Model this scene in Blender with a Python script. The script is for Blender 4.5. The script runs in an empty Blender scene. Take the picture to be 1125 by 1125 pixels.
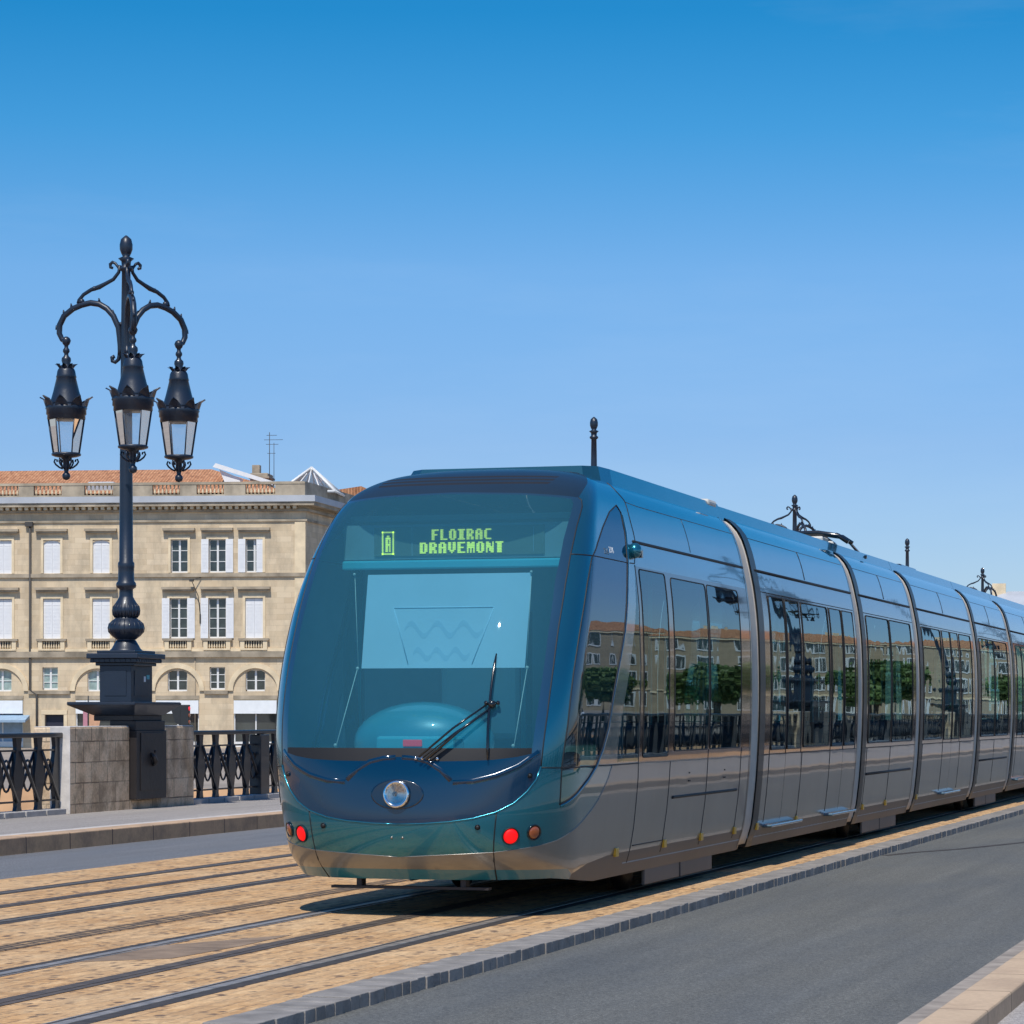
import bpy, bmesh, math, random
from mathutils import Vector, Matrix
from mathutils.geometry import delaunay_2d_cdt
random.seed(7)
C = bpy.context.scene.collection
PI = math.pi
# ------------------------------------------------------------------ scene helpers
def link(o, parent=None):
    C.objects.link(o)
    if parent is not None: o.parent = parent
    return o
def tag(o, label=None, cat=None, group=None, kind=None):
    if label: o['label'] = label
    if cat: o['category'] = cat
    if group: o['group'] = group
    if kind: o['kind'] = kind
    return o
def empty(name, loc=(0, 0, 0), rz=0.0, label=None, cat=None, group=None, parent=None):
    o = bpy.data.objects.new(name, None); o.empty_display_size = .2
    o.location = loc; o.rotation_euler = (0, 0, rz)
    link(o, parent); return tag(o, label, cat, group)
def meshobj(name, verts, faces, mat, parent=None, smooth=False, normals=None, mats=None, fmat=None):
    me = bpy.data.meshes.new(name); me.from_pydata([tuple(v) for v in verts], [], faces)
    me.materials.append(mat)
    if mats:
        for m in mats: me.materials.append(m)
        for p, k in zip(me.polygons, fmat): p.material_index = k
    if smooth: me.polygons.foreach_set('use_smooth', [True] * len(me.polygons))
    me.update()
    if normals: me.normals_split_custom_set_from_vertices([tuple(n) for n in normals])
    return link(bpy.data.objects.new(name, me), parent)
def copy_tree(o, parent=None):
    c = o.copy(); C.objects.link(c); c.parent = parent
    for ch in list(o.children): copy_tree(ch, c)
    return c
class MB:
    """collects shapes that belong to ONE mesh"""
    def __init__(s): s.v = []; s.f = []; s.sm = []
    def add(s, vs, fs, smooth=False):
        b = len(s.v); s.v += [Vector(v) for v in vs]; s.f += [tuple(b + i for i in f) for f in fs]; s.sm += [smooth] * len(fs)
        return s
    def box(s, x0, x1, y0, y1, z0, z1, bev=0.0):
        if bev <= 0:
            vs = [(x, y, z) for z in (z0, z1) for y in (y0, y1) for x in (x0, x1)]
            return s.add(vs, [(0, 2, 3, 1), (4, 5, 7, 6), (0, 1, 5, 4), (2, 6, 7, 3), (0, 4, 6, 2), (1, 3, 7, 5)])
        bm = bmesh.new(); bmesh.ops.create_cube(bm, size=1)
        for v in bm.verts: v.co = Vector(((x0+x1)/2+v.co.x*(x1-x0), (y0+y1)/2+v.co.y*(y1-y0), (z0+z1)/2+v.co.z*(z1-z0)))
        bmesh.ops.bevel(bm, geom=bm.edges[:], offset=bev, segments=2, affect='EDGES', profile=.5)
        return s.bm(bm)
    def bm(s, bm, smooth=False, M=None):
        bm.verts.index_update()
        vs = [(M @ v.co) if M else v.co.copy() for v in bm.verts]; fs = [tuple(v.index for v in f.verts) for f in bm.faces]
        s.add(vs, fs, smooth); bm.free(); return s
    def lathe(s, prof, c=(0, 0, 0), n=16, ribs=0, amp=0.0, M=None, smooth=True, sq=0):
        c = Vector(c); vs = []
        for r, z in prof:
            for i in range(n):
                a = 2*PI*i/n; rr = r*(1+amp*math.cos(ribs*a)) if ribs else r
                p = Vector((rr*math.cos(a), rr*math.sin(a), z))
                vs.append(c + ((M @ p) if M else p))
        fs = []
        for k in range(len(prof)-1):
            for i in range(n):
                j = (i+1) % n; fs.append((k*n+i, k*n+j, (k+1)*n+j, (k+1)*n+i))
        fs.append(tuple(range(n-1, -1, -1))); fs.append(tuple((len(prof)-1)*n+i for i in range(n)))
        return s.add(vs, fs, smooth)
    def tube(s, pts, r, n=8, smooth=True, close=False):
        pts = [Vector(p) for p in pts]; rs = r if isinstance(r, (list, tuple)) else [r]*len(pts)
        vs = []; m = len(pts); up = None
        for i, p in enumerate(pts):
            a = pts[(i-1) % m] if (i > 0 or close) else p; b = pts[(i+1) % m] if (i < m-1 or close) else p
            t = (b-a).normalized()
            if up is None:
                up = Vector((0, 0, 1)) if abs(t.z) < .9 else Vector((1, 0, 0))
            u = (up - t*up.dot(t)).normalized(); w = t.cross(u); up = u
            for k in range(n):
                an = 2*PI*k/n; vs.append(p + (u*math.cos(an)+w*math.sin(an))*rs[i])
        fs = []
        for i in range(m if close else m-1):
            j = (i+1) % m
            for k in range(n):
                l = (k+1) % n; fs.append((i*n+k, i*n+l, j*n+l, j*n+k))
        if not close:
            fs.append(tuple(range(n-1, -1, -1))); fs.append(tuple((m-1)*n+k for k in range(n)))
        return s.add(vs, fs, smooth)
    def ball(s, c, r, n=12, sc=(1, 1, 1)):
        bm = bmesh.new(); bmesh.ops.create_uvsphere(bm, u_segments=n, v_segments=max(6, n//2+2), radius=r)
        for v in bm.verts: v.co = Vector((v.co.x*sc[0], v.co.y*sc[1], v.co.z*sc[2])) + Vector(c)
        return s.bm(bm, True)
    def prism(s, poly, axis, a, b):
        """poly: 2-D outline; axis 'x','y','z' = extrusion axis"""
        def P(u, v, w):
            return {'x': (w, u, v), 'y': (u, w, v), 'z': (u, v, w)}[axis]
        n = len(poly); vs = [P(u, v, a) for u, v in poly] + [P(u, v, b) for u, v in poly]
        fs = [tuple(range(n)), tuple(range(2*n-1, n-1, -1))] + [(i, n+i, n+(i+1) % n, (i+1) % n) for i in range(n)]
        return s.add(vs, fs)
    def build(s, name, mat, parent=None, org=None, M=None):
        vs = s.v
        if org is not None: o_ = Vector(org); vs = [v-o_ for v in vs]
        if M is not None: vs = [M @ v for v in vs]
        me = bpy.data.meshes.new(name); me.from_pydata([tuple(v) for v in vs], [], s.f); me.materials.append(mat)
        bm = bmesh.new(); bm.from_mesh(me); bmesh.ops.recalc_face_normals(bm, faces=bm.faces[:]); bm.to_mesh(me); bm.free()
        me.polygons.foreach_set('use_smooth', s.sm)
        me.update()
        return link(bpy.data.objects.new(name, me), parent)

# ------------------------------------------------------------------ materials
def nodes(name):
    m = bpy.data.materials.new(name); m.use_nodes = True
    nt = m.node_tree; return m, nt, nt.nodes['Principled BSDF']
def lnk(nt, a, b): nt.links.new(a, b)
def tex_coord(nt, scale=(1, 1, 1), rot=(0, 0, 0), obj=True):
    tc = nt.nodes.new('ShaderNodeTexCoord'); mp = nt.nodes.new('ShaderNodeMapping')
    mp.inputs['Scale'].default_value = scale; mp.inputs['Rotation'].default_value = rot
    lnk(nt, tc.outputs['Object'], mp.inputs['Vector']); return mp.outputs['Vector']
def noise(nt, vec, scale, detail=4, rough=.55):
    n = nt.nodes.new('ShaderNodeTexNoise'); n.inputs['Scale'].default_value = scale
    n.inputs['Detail'].default_value = detail; n.inputs['Roughness'].default_value = rough
    lnk(nt, vec, n.inputs['Vector']); return n.outputs['Fac']
def ramp(nt, fac, stops):
    r = nt.nodes.new('ShaderNodeValToRGB'); e = r.color_ramp.elements
    while len(e) < len(stops): e.new(.5)
    for k, (p, c) in enumerate(stops):
        e[k].position = p; e[k].color = (*c, 1) if len(c) == 3 else c
    lnk(nt, fac, r.inputs['Fac']); return r.outputs['Color']
def mix(nt, a, b, fac, mode='MIX'):
    m = nt.nodes.new('ShaderNodeMix'); m.data_type = 'RGBA'; m.blend_type = mode
    for sock, val in ((m.inputs[6], a), (m.inputs[7], b), (m.inputs[0], fac)):
        if hasattr(val, 'is_output'): lnk(nt, val, sock)
        elif isinstance(val, tuple): sock.default_value = (*val, 1) if len(val) == 3 else val
        else: sock.default_value = val
    return m.outputs[2]
def bump(nt, bs, h, strength=.3, dist=.01):
    b = nt.nodes.new('ShaderNodeBump'); b.inputs['Strength'].default_value = strength; b.inputs['Distance'].default_value = dist
    lnk(nt, h, b.inputs['Height']); lnk(nt, b.outputs['Normal'], bs.inputs['Normal'])
def plain(name, col, rough=.5, metal=0.0, coat=0.0, var=.12, vs=3.0, bmp=0.0, bs_=40, spec=None):
    m, nt, bs = nodes(name)
    v = tex_coord(nt); f = noise(nt, v, vs)
    lo = tuple(c*(1-var) for c in col); hi = tuple(min(1, c*(1+var)) for c in col)
    lnk(nt, ramp(nt, f, [(.3, lo), (.7, hi)]), bs.inputs['Base Color'])
    bs.inputs['Roughness'].default_value = rough; bs.inputs['Metallic'].default_value = metal
    bs.inputs['Coat Weight'].default_value = coat; bs.inputs['Coat Roughness'].default_value = .03
    if spec is not None: bs.inputs['Specular IOR Level'].default_value = spec
    if bmp: bump(nt, bs, noise(nt, v, bs_), bmp)
    return m
def emit(name, col, s):
    m, nt, bs = nodes(name); bs.inputs['Base Color'].default_value = (*col, 1)
    bs.inputs['Emission Color'].default_value = (*col, 1); bs.inputs['Emission Strength'].default_value = s
    return m
def glass(name, tint, ior=1.5, gloss=(.9, .95, 1), rough=.01, extra=0.0, wav=0.0, absorb=0.0, dark=(.01, .012, .014)):
    """thin tinted pane: coloured straight-through transmission + Fresnel mirror reflection"""
    m, nt, bs = nodes(name); nt.nodes.remove(bs); out = nt.nodes['Material Output']
    tr = nt.nodes.new('ShaderNodeBsdfTransparent'); tr.inputs['Color'].default_value = (*tint, 1)
    gl = nt.nodes.new('ShaderNodeBsdfGlossy'); gl.inputs['Color'].default_value = (*gloss, 1); gl.inputs['Roughness'].default_value = rough
    fr = nt.nodes.new('ShaderNodeFresnel'); fr.inputs['IOR'].default_value = ior
    ad = nt.nodes.new('ShaderNodeMath'); ad.operation = 'ADD'; ad.inputs[1].default_value = extra; ad.use_clamp = True
    lnk(nt, fr.outputs['Fac'], ad.inputs[0])
    mx = nt.nodes.new('ShaderNodeMixShader'); lnk(nt, ad.outputs[0], mx.inputs['Fac'])
    base = tr.outputs[0]
    if absorb:
        df = nt.nodes.new('ShaderNodeBsdfDiffuse'); df.inputs['Color'].default_value = (*dark, 1)
        m2 = nt.nodes.new('ShaderNodeMixShader'); m2.inputs['Fac'].default_value = absorb
        lnk(nt, tr.outputs[0], m2.inputs[1]); lnk(nt, df.outputs[0], m2.inputs[2]); base = m2.outputs[0]
    lnk(nt, base, mx.inputs[1]); lnk(nt, gl.outputs[0], mx.inputs[2]); lnk(nt, mx.outputs[0], out.inputs['Surface'])
    if wav:
        b = nt.nodes.new('ShaderNodeBump'); b.inputs['Strength'].default_value = wav; b.inputs['Distance'].default_value = .02
        lnk(nt, noise(nt, tex_coord(nt), 1.6, 1), b.inputs['Height'])
        lnk(nt, b.outputs['Normal'], gl.inputs['Normal'])
    return m
def paint(name, col, metal, rough, wav=.0, coat=1.0, grime=.0):
    m, nt, bs = nodes(name); v = tex_coord(nt)
    f = noise(nt, v, .8, 5)
    c = ramp(nt, f, [(.35, tuple(k*.9 for k in col)), (.65, tuple(k*1.08 for k in col))])
    if grime:
        g = noise(nt, tex_coord(nt, (1, 1, .25)), 6, 6)
        c = mix(nt, c, (.16, .13, .10), mixfac(nt, g, .55, .85, grime))
    lnk(nt, c, bs.inputs['Base Color'])
    bs.inputs['Metallic'].default_value = metal; bs.inputs['Roughness'].default_value = rough
    bs.inputs['Coat Weight'].default_value = coat; bs.inputs['Coat Roughness'].default_value = .03
    if wav:
        b = nt.nodes.new('ShaderNodeBump'); b.inputs['Strength'].default_value = wav; b.inputs['Distance'].default_value = .02
        lnk(nt, noise(nt, v, 1.4, 1), b.inputs['Height'])
        lnk(nt, b.outputs['Normal'], bs.inputs['Coat Normal']); lnk(nt, b.outputs['Normal'], bs.inputs['Normal'])
    return m
def mixfac(nt, f, a, b, k):
    r = nt.nodes.new('ShaderNodeMapRange'); r.inputs[1].default_value = a; r.inputs[2].default_value = b
    r.inputs[3].default_value = 0; r.inputs[4].default_value = k
    lnk(nt, f, r.inputs[0]); return r.outputs[0]
def brickmat(name, c1, c2, mortar, sw, sh, msize, vecscale=(1, 1, 1), rot=(0, 0, 0), bm_=.4, dist=.01, rough=.8, blot=None, blots=1.0, offset=.5, plane='xy', stain=None, grain=.25, wob=.06):
    m, nt, bs = nodes(name)
    tc = nt.nodes.new('ShaderNodeTexCoord'); vec = tc.outputs['Object']
    sp = nt.nodes.new('ShaderNodeSeparateXYZ'); lnk(nt, vec, sp.inputs[0])
    cb = nt.nodes.new('ShaderNodeCombineXYZ')
    if plane == 'sum':   # walls of any heading: run along x+y, rise along z
        ad = nt.nodes.new('ShaderNodeMath'); lnk(nt, sp.outputs[0], ad.inputs[0]); lnk(nt, sp.outputs[1], ad.inputs[1])
        lnk(nt, ad.outputs[0], cb.inputs[0]); lnk(nt, sp.outputs[2], cb.inputs[1])
    elif plane == 'yx':
        lnk(nt, sp.outputs[1], cb.inputs[0]); lnk(nt, sp.outputs[0], cb.inputs[1])
    else:
        lnk(nt, sp.outputs[0], cb.inputs[0]); lnk(nt, sp.outputs[1], cb.inputs[1])
    # wobble the joints a little
    nz = nt.nodes.new('ShaderNodeTexNoise'); nz.inputs['Scale'].default_value = 1.2/max(sh, .02); nz.inputs['Detail'].default_value = 2
    lnk(nt, vec, nz.inputs['Vector'])
    wb = nt.nodes.new('ShaderNodeVectorMath'); wb.operation = 'SCALE'; wb.inputs['Scale'].default_value = sh*wob
    sb = nt.nodes.new('ShaderNodeVectorMath'); sb.operation = 'SUBTRACT'; sb.inputs[1].default_value = (.5, .5, .5)
    lnk(nt, nz.outputs['Color'], sb.inputs[0]); lnk(nt, sb.outputs[0], wb.inputs[0])
    av = nt.nodes.new('ShaderNodeVectorMath'); av.operation = 'ADD'; lnk(nt, cb.outputs[0], av.inputs[0]); lnk(nt, wb.outputs[0], av.inputs[1])
    bk = nt.nodes.new('ShaderNodeTexBrick'); lnk(nt, av.outputs[0], bk.inputs['Vector'])
    bk.inputs['Color1'].default_value = (*c1, 1); bk.inputs['Color2'].default_value = (*c2, 1); bk.inputs['Mortar'].default_value = (*mortar, 1)
    bk.inputs['Scale'].default_value = 1; bk.inputs['Brick Width'].default_value = sw; bk.inputs['Row Height'].default_value = sh
    bk.inputs['Mortar Size'].default_value = msize; bk.inputs['Mortar Smooth'].default_value = .3; bk.offset = offset
    col = bk.outputs['Color']
    if blot: col = mix(nt, col, blot, mixfac(nt, noise(nt, vec, blots, 5, .65), .42, .68, .75))
    if stain: col = mix(nt, col, stain[0], mixfac(nt, noise(nt, tex_coord(nt, (1, 1, stain[2])), stain[1], 6, .7), .45, .62, stain[3]))
    g = noise(nt, vec, 28, 4, .7); col = mix(nt, col, ramp(nt, g, [(.25, (.55,)*3), (.75, (1.0,)*3)]), grain*2, 'MULTIPLY')
    lnk(nt, col, bs.inputs['Base Color']); bs.inputs['Roughness'].default_value = rough
    mt = nt.nodes.new('ShaderNodeMath'); mt.operation = 'MULTIPLY_ADD'; mt.inputs[1].default_value = .35
    lnk(nt, g, mt.inputs[0])
    iv = nt.nodes.new('ShaderNodeMath'); iv.operation = 'SUBTRACT'; iv.inputs[0].default_value = 1; lnk(nt, bk.outputs['Fac'], iv.inputs[1])
    lnk(nt, iv.outputs[0], mt.inputs[2]); bump(nt, bs, mt.outputs[0], bm_, dist)
    return m
def asphalt(name, c, patch, speck=.5):
    m, nt, bs = nodes(name); v = tex_coord(nt)
    base = ramp(nt, noise(nt, v, 130, 4, .85), [(.30, tuple(k*.45 for k in c)), (.5, c), (.70, tuple(k*2.3 for k in c))])
    big = noise(nt, tex_coord(nt, (1, .22, 1)), .9, 5, .6)
    col = mix(nt, base, patch, mixfac(nt, big, .4, .68, .65))
    st = noise(nt, tex_coord(nt, (3.5, .12, 1)), 1.3, 4)       # long wheel-worn streaks along the road
    col = mix(nt, col, ramp(nt, st, [(.3, (.86,)*3), (.7, (1.06,)*3)]), 1.0, 'MULTIPLY')
    vo = nt.nodes.new('ShaderNodeTexVoronoi'); vo.inputs['Scale'].default_value = 55; lnk(nt, v, vo.inputs['Vector'])
    col = mix(nt, col, (.42, .41, .38), mixfac(nt, vo.outputs['Distance'], .13, .05, speck))
    lnk(nt, col, bs.inputs['Base Color']); bs.inputs['Roughness'].default_value = .82
    fine = noise(nt, v, 55, 5, .8); c0 = bs.inputs['Base Color'].links[0].from_socket
    lnk(nt, mix(nt, c0, ramp(nt, fine, [(.42, (.55,)*3), (.60, (1.40,)*3)]), .8, 'MULTIPLY'), bs.inputs['Base Color'])
    bump(nt, bs, noise(nt, v, 160, 3), .5, .006); return m
M = {}
M['teal'] = paint('teal_metallic_paint', (.016, .17, .235), .72, .24, .05)
M['lip'] = paint('teal_bumper_lip', (.02, .17, .24), .0, .35, coat=.5)
M['teal_dark'] = paint('dark_teal_paint', (.012, .10, .15), .6, .28, .05)
M['navy'] = paint('navy_front_paint', (.0006, .024, .062), .1, .16, coat=.7)
M['navy_roof'] = paint('dark_blue_grey_roof', (.012, .03, .05), .2, .45, coat=.25)
M['silver'] = paint('silver_grey_paint', (.25, .243, .22), .55, .35, .10, coat=.7, grime=.25)
M['silver_low'] = paint('silver_skirt_paint', (.13, .115, .10), .15, .5, .0, coat=.0, grime=.6)
M['frame_blue'] = paint('blue_tinted_glass_border', (.045, .13, .19), .7, .28)
M['band'] = paint('dark_gloss_band', (.012, .010, .009), .0, .08, .04, coat=.6)
M['black'] = plain('black_rubber', (.012, .012, .013), .6)
M['gloss_black'] = plain('black_gloss', (.008, .009, .011), .15, coat=.6)
M['wind'] = glass('windscreen_teal_glass', (.50, .78, .85), 1.42, (.85, .97, 1), absorb=.25, dark=(.055, .26, .38))  # diffuse teal veil in the pane stands in for soft sky reflection
M['side'] = glass('side_dark_glass', (.36, .66, .72), 1.55, (.62, .80, .86), extra=.08, wav=.07, absorb=.04)
M['quarter'] = glass('quarter_dark_glass', (.30, .50, .48), 1.6, (.62, .76, .90), extra=.08, wav=.10, absorb=.12)
M['chrome'] = plain('chrome', (.75, .76, .77), .12, 1.0)
M['alu'] = plain('brushed_trim', (.30, .28, .25), .35, .8)
M['bellows'] = plain('cream_bellows', (.62, .55, .46), .45, bmp=.1)
M['gang'] = plain('gangway_frame', (.022, .020, .018), .45, .0, coat=.1)
M['navy_deep'] = paint('headlight_recess', (.002, .012, .03), .1, .3)
M['ivory'] = plain('roof_gear_cream', (.6, .58, .52), .5)
M['step'] = paint('door_step_blue', (.10, .17, .23), .6, .35)
M['amber'] = plain('amber_reflector', (.75, .42, .04), .3)
M['lens'] = glass('lamp_lens', (.85, .85, .85), 1.5, (1, 1, 1))
M['red_lit'] = emit('red_tail_light', (1.0, .004, .006), .95); M['red_lit'].node_tree.nodes['Principled BSDF'].inputs['Base Color'].default_value = (.3, 0, 0, 1)
M['orange_lens'] = plain('orange_indicator_lens', (.30, .075, .02), .12, coat=1)
M['red_dim'] = emit('dashboard_red', (.9, .03, .05), .5)
M['led'] = emit('led_green', (.85, .95, .12), .72)
M['led_board'] = plain('led_board', (.13, .16, .12), .5)
M['blind'] = plain('white_sun_blind', (.72, .86, .96), .9, var=.03)
M['blind_mark'] = plain('blind_emblem_grey', (.60, .76, .88), .9, var=.05)
M['hood'] = paint('teal_instrument_hood', (.03, .30, .38), .0, .35)
M['dash'] = paint('teal_dashboard', (.05, .50, .60), .0, .3)
M['cab_wall'] = plain('cab_wall_grey', (.22, .29, .30), .6)
M['interior'] = plain('interior_grey', (.30, .34, .34), .6)
M['seat'] = plain('seat_blue_fabric', (.03, .10, .14), .8)
M['teal_pole'] = plain('teal_handrail', (.0, .42, .42), .35)
M['iron'] = plain('blue_black_cast_iron', (.013, .022, .040), .40, .0, coat=.18, bmp=.15, bs_=30)
M['iron_brown'] = plain('dark_brown_iron_plate', (.022, .018, .018), .5, bmp=.3, bs_=14)
M['iron_rail'] = plain('black_railing_iron', (.014, .016, .022), .38, coat=.2, bmp=.2)
M['frost'] = glass('clear_lantern_glass', (.90, .93, .95), 1.45, (1, 1, 1), absorb=.10, dark=(.75, .78, .80))
M['steel'] = plain('rail_steel', (.34, .29, .24), .40, .35, var=.35, vs=8)
M['steel_dull'] = plain('dull_rail_steel', (.13, .115, .10), .6, .2, var=.35, vs=8)
M['groove_and_shadow'] = plain('rail_groove_and_shadow_dark', (.05, .042, .036), .7, var=.4, vs=10)
M['aps'] = plain('centre_strip', (.11, .085, .065), .6, .2, var=.35, vs=6, bmp=.3)
M['pavers'] = brickmat('sandy_pavers', (.72, .42, .18), (.58, .33, .14), (.36, .215, .11), .21, .12, .008, bm_=.5, dist=.010, rough=.9, blot=(.78, .53, .29), blots=.9, plane='yx', grain=.5, wob=.35)
def dashes(m):
    # dark, short open joints scattered through the setts
    nt = m.node_tree; bs = nt.nodes['Principled BSDF']; old = bs.inputs['Base Color'].links[0].from_socket
    vo = nt.nodes.new('ShaderNodeTexVoronoi'); vo.inputs['Scale'].default_value = 1; vo.inputs['Randomness'].default_value = .8
    lnk(nt, tex_coord(nt, (11.5, 8, 1)), vo.inputs['Vector'])
    f = mixfac(nt, vo.outputs['Distance'], .42, .26, 1.0)
    g = mixfac(nt, noise(nt, tex_coord(nt, (4, 1.6, 1)), 1.0, 4), .42, .52, 1.0)
    mt = nt.nodes.new('ShaderNodeMath'); mt.operation = 'MULTIPLY'; lnk(nt, f, mt.inputs[0]); lnk(nt, g, mt.inputs[1])
    c = mix(nt, old, (.12, .075, .05), mt.outputs[0])
    dirt = mixfac(nt, noise(nt, tex_coord(nt, (5.0, .8, 1)), 1.0, 6, .75), .47, .72, .6)
    c = mix(nt, c, (.33, .225, .13), dirt); lt = mixfac(nt, noise(nt, tex_coord(nt, (9, 2.5, 1)), 1.0, 5, .8), .50, .68, .6); lnk(nt, mix(nt, c, (.86, .59, .31), lt), bs.inputs['Base Color'])
dashes(M['pavers'])
M['dark_setts'] = brickmat('dark_setts', (.17, .12, .08), (.42, .27, .14), (.06, .045, .035), .16, .075, .014, bm_=.8, dist=.02, rough=.9, plane='yx')
M['asphalt'] = asphalt('asphalt_road', (.122, .122, .110), (.086, .096, .104), .8)
M['asphalt_far'] = asphalt('asphalt_far_road', (.15, .155, .165), (.12, .135, .155), .2)
M['walk'] = asphalt('pavement_asphalt', (.33, .30, .275), (.29, .27, .25), .2)
M['walk_near'] = asphalt('pavement_near', (.36, .34, .33), (.33, .31, .30), .2)
M['gutter'] = plain('gutter_concrete', (.30, .26, .22), .85, var=.3, vs=5, bmp=.4)
M['setts'] = plain('grey_sett_stone', (.245, .225, .205), .75, var=.28, vs=5, bmp=.4, bs_=60)
M['kerb_near'] = brickmat('beige_kerbstone', (.62, .455, .30), (.55, .41, .275), (.18, .12, .08), 1.0, 5.0, .010, bm_=.4, rough=.8, plane='yx', stain=((.36, .25, .17), 3, 1, .4))
M['kerb_far'] = brickmat('far_kerbstone', (.62, .42, .255), (.56, .375, .235), (.14, .10, .08), 1.15, 5.0, .014, bm_=.4, rough=.8, plane='yx', stain=((.22, .17, .13), 2, 1, .5))
M['whiteline'] = plain('pale_edge_strip', (.52, .48, .44), .8, var=.2, vs=6)
M['pier'] = brickmat('weathered_pier_stone', (.95, .68, .43), (.74, .53, .34), (.24, .17, .11), .52, .285, .010, bm_=.5, dist=.012, rough=.9, plane='sum', blot=(.97, .78, .55), blots=2.5, stain=((.27, .19, .115), 2.2, .8, .7), grain=.45)
M['pier_cap'] = plain('pier_cap_stone', (.40, .365, .32), .9, var=.3, vs=3, bmp=.5, bs_=25)
M['pier_side'] = plain('pale_pier_edge', (.62, .58, .54), .9, var=.25, vs=3, bmp=.4)
M['plinth'] = plain('railing_plinth_stone', (.42, .40, .38), .85, var=.2, vs=4, bmp=.3)
M['lime'] = brickmat('limestone_ashlar', (.82, .66, .455), (.66, .51, .33), (.52, .40, .26), .95, .36, .008, bm_=.25, dist=.01, rough=.9, plane='sum', blot=(.76, .62, .42), blots=.45, stain=((.40, .33, .235), .7, .4, .55), grain=.2)
M['lime_far_shaded'] = brickmat('far_house_stone_shaded', (.50, .39, .26), (.42, .33, .22), (.30, .23, .15), .95, .36, .008, plane='sum', blot=(.34, .27, .19), blots=.2)  # limestone darkened in colour so the mirrored houses look shaded
M['lime_pale'] = plain('limestone_trim', (.74, .60, .40), .9, var=.18, vs=1.2, bmp=.3)
M['lime_grey'] = plain('weathered_stone', (.36, .30, .22), .9, var=.4, vs=.9, bmp=.3)
M['lead'] = plain('lead_flashing', (.46, .48, .51), .5, var=.12, vs=.5)
M['shutter'] = plain('white_shutter_paint', (.78, .78, .78), .6, var=.04)
M['winframe'] = plain('white_window_paint', (.74, .74, .72), .5, var=.05)
M['pane'] = plain('dark_window_pane', (.035, .045, .042), .08, coat=.8, var=.5, vs=1.5)
M['pane_pale'] = plain('curtained_pane', (.30, .40, .38), .15, coat=.8, var=.3, vs=2)
M['shop_dark'] = plain('shop_glass', (.05, .055, .05), .08, coat=.8, var=.4, vs=.7)
M['fascia'] = plain('white_fascia', (.80, .82, .82), .6, var=.04)
M['bluefront'] = plain('pale_blue_shopfront', (.28, .40, .52), .6, var=.12)
M['door'] = plain('dark_blue_door', (.02, .022, .04), .5)
M['drain'] = plain('dark_downpipe', (.06, .055, .05), .6)
M['street_iron'] = plain('street_grey', (.025, .027, .028), .5)
def tilemat():
    m, nt, bs = nodes('terracotta_tiles'); v = tex_coord(nt)
    w = nt.nodes.new('ShaderNodeTexWave'); w.inputs['Scale'].default_value = 1.5; w.inputs['Distortion'].default_value = 1.5; w.bands_direction = 'X'
    lnk(nt, v, w.inputs['Vector'])
    c = ramp(nt, noise(nt, tex_coord(nt, (2.2, 1, 1)), 1.6, 6, .75), [(.3, (.20, .085, .045)), (.45, (.50, .22, .105)), (.6, (.66, .33, .17)), (.75, (.62, .42, .28))])
    c = mix(nt, c, ramp(nt, w.outputs['Fac'], [(0, (.6,)*3), (1, (1.05,)*3)]), .8, 'MULTIPLY')
    lnk(nt, c, bs.inputs['Base Color']); bs.inputs['Roughness'].default_value = .9; bump(nt, bs, w.outputs['Fac'], .8, .08); return m
M['tiles'] = tilemat()
M['land'] = plain('quay_paving', (.30, .25, .20), .9, var=.2, vs=.15)
M['mud'] = plain('brown_river_bank', (.46, .27, .14), .9, var=.35, vs=.5, bmp=.6, bs_=2)
M['leaf'] = plain('tree_leaves', (.12, .18, .05), .6, var=.5, vs=.8)
M['bark'] = plain('bark', (.10, .075, .055), .9, var=.3)
def watermat():
    m, nt, bs = nodes('muddy_river_water'); bs.inputs['Base Color'].default_value = (.17, .11, .06, 1); bs.inputs['Roughness'].default_value = .12
    bump(nt, bs, noise(nt, tex_coord(nt), 1.2, 4), .4, .1); return m
M['water'] = watermat()

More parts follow.
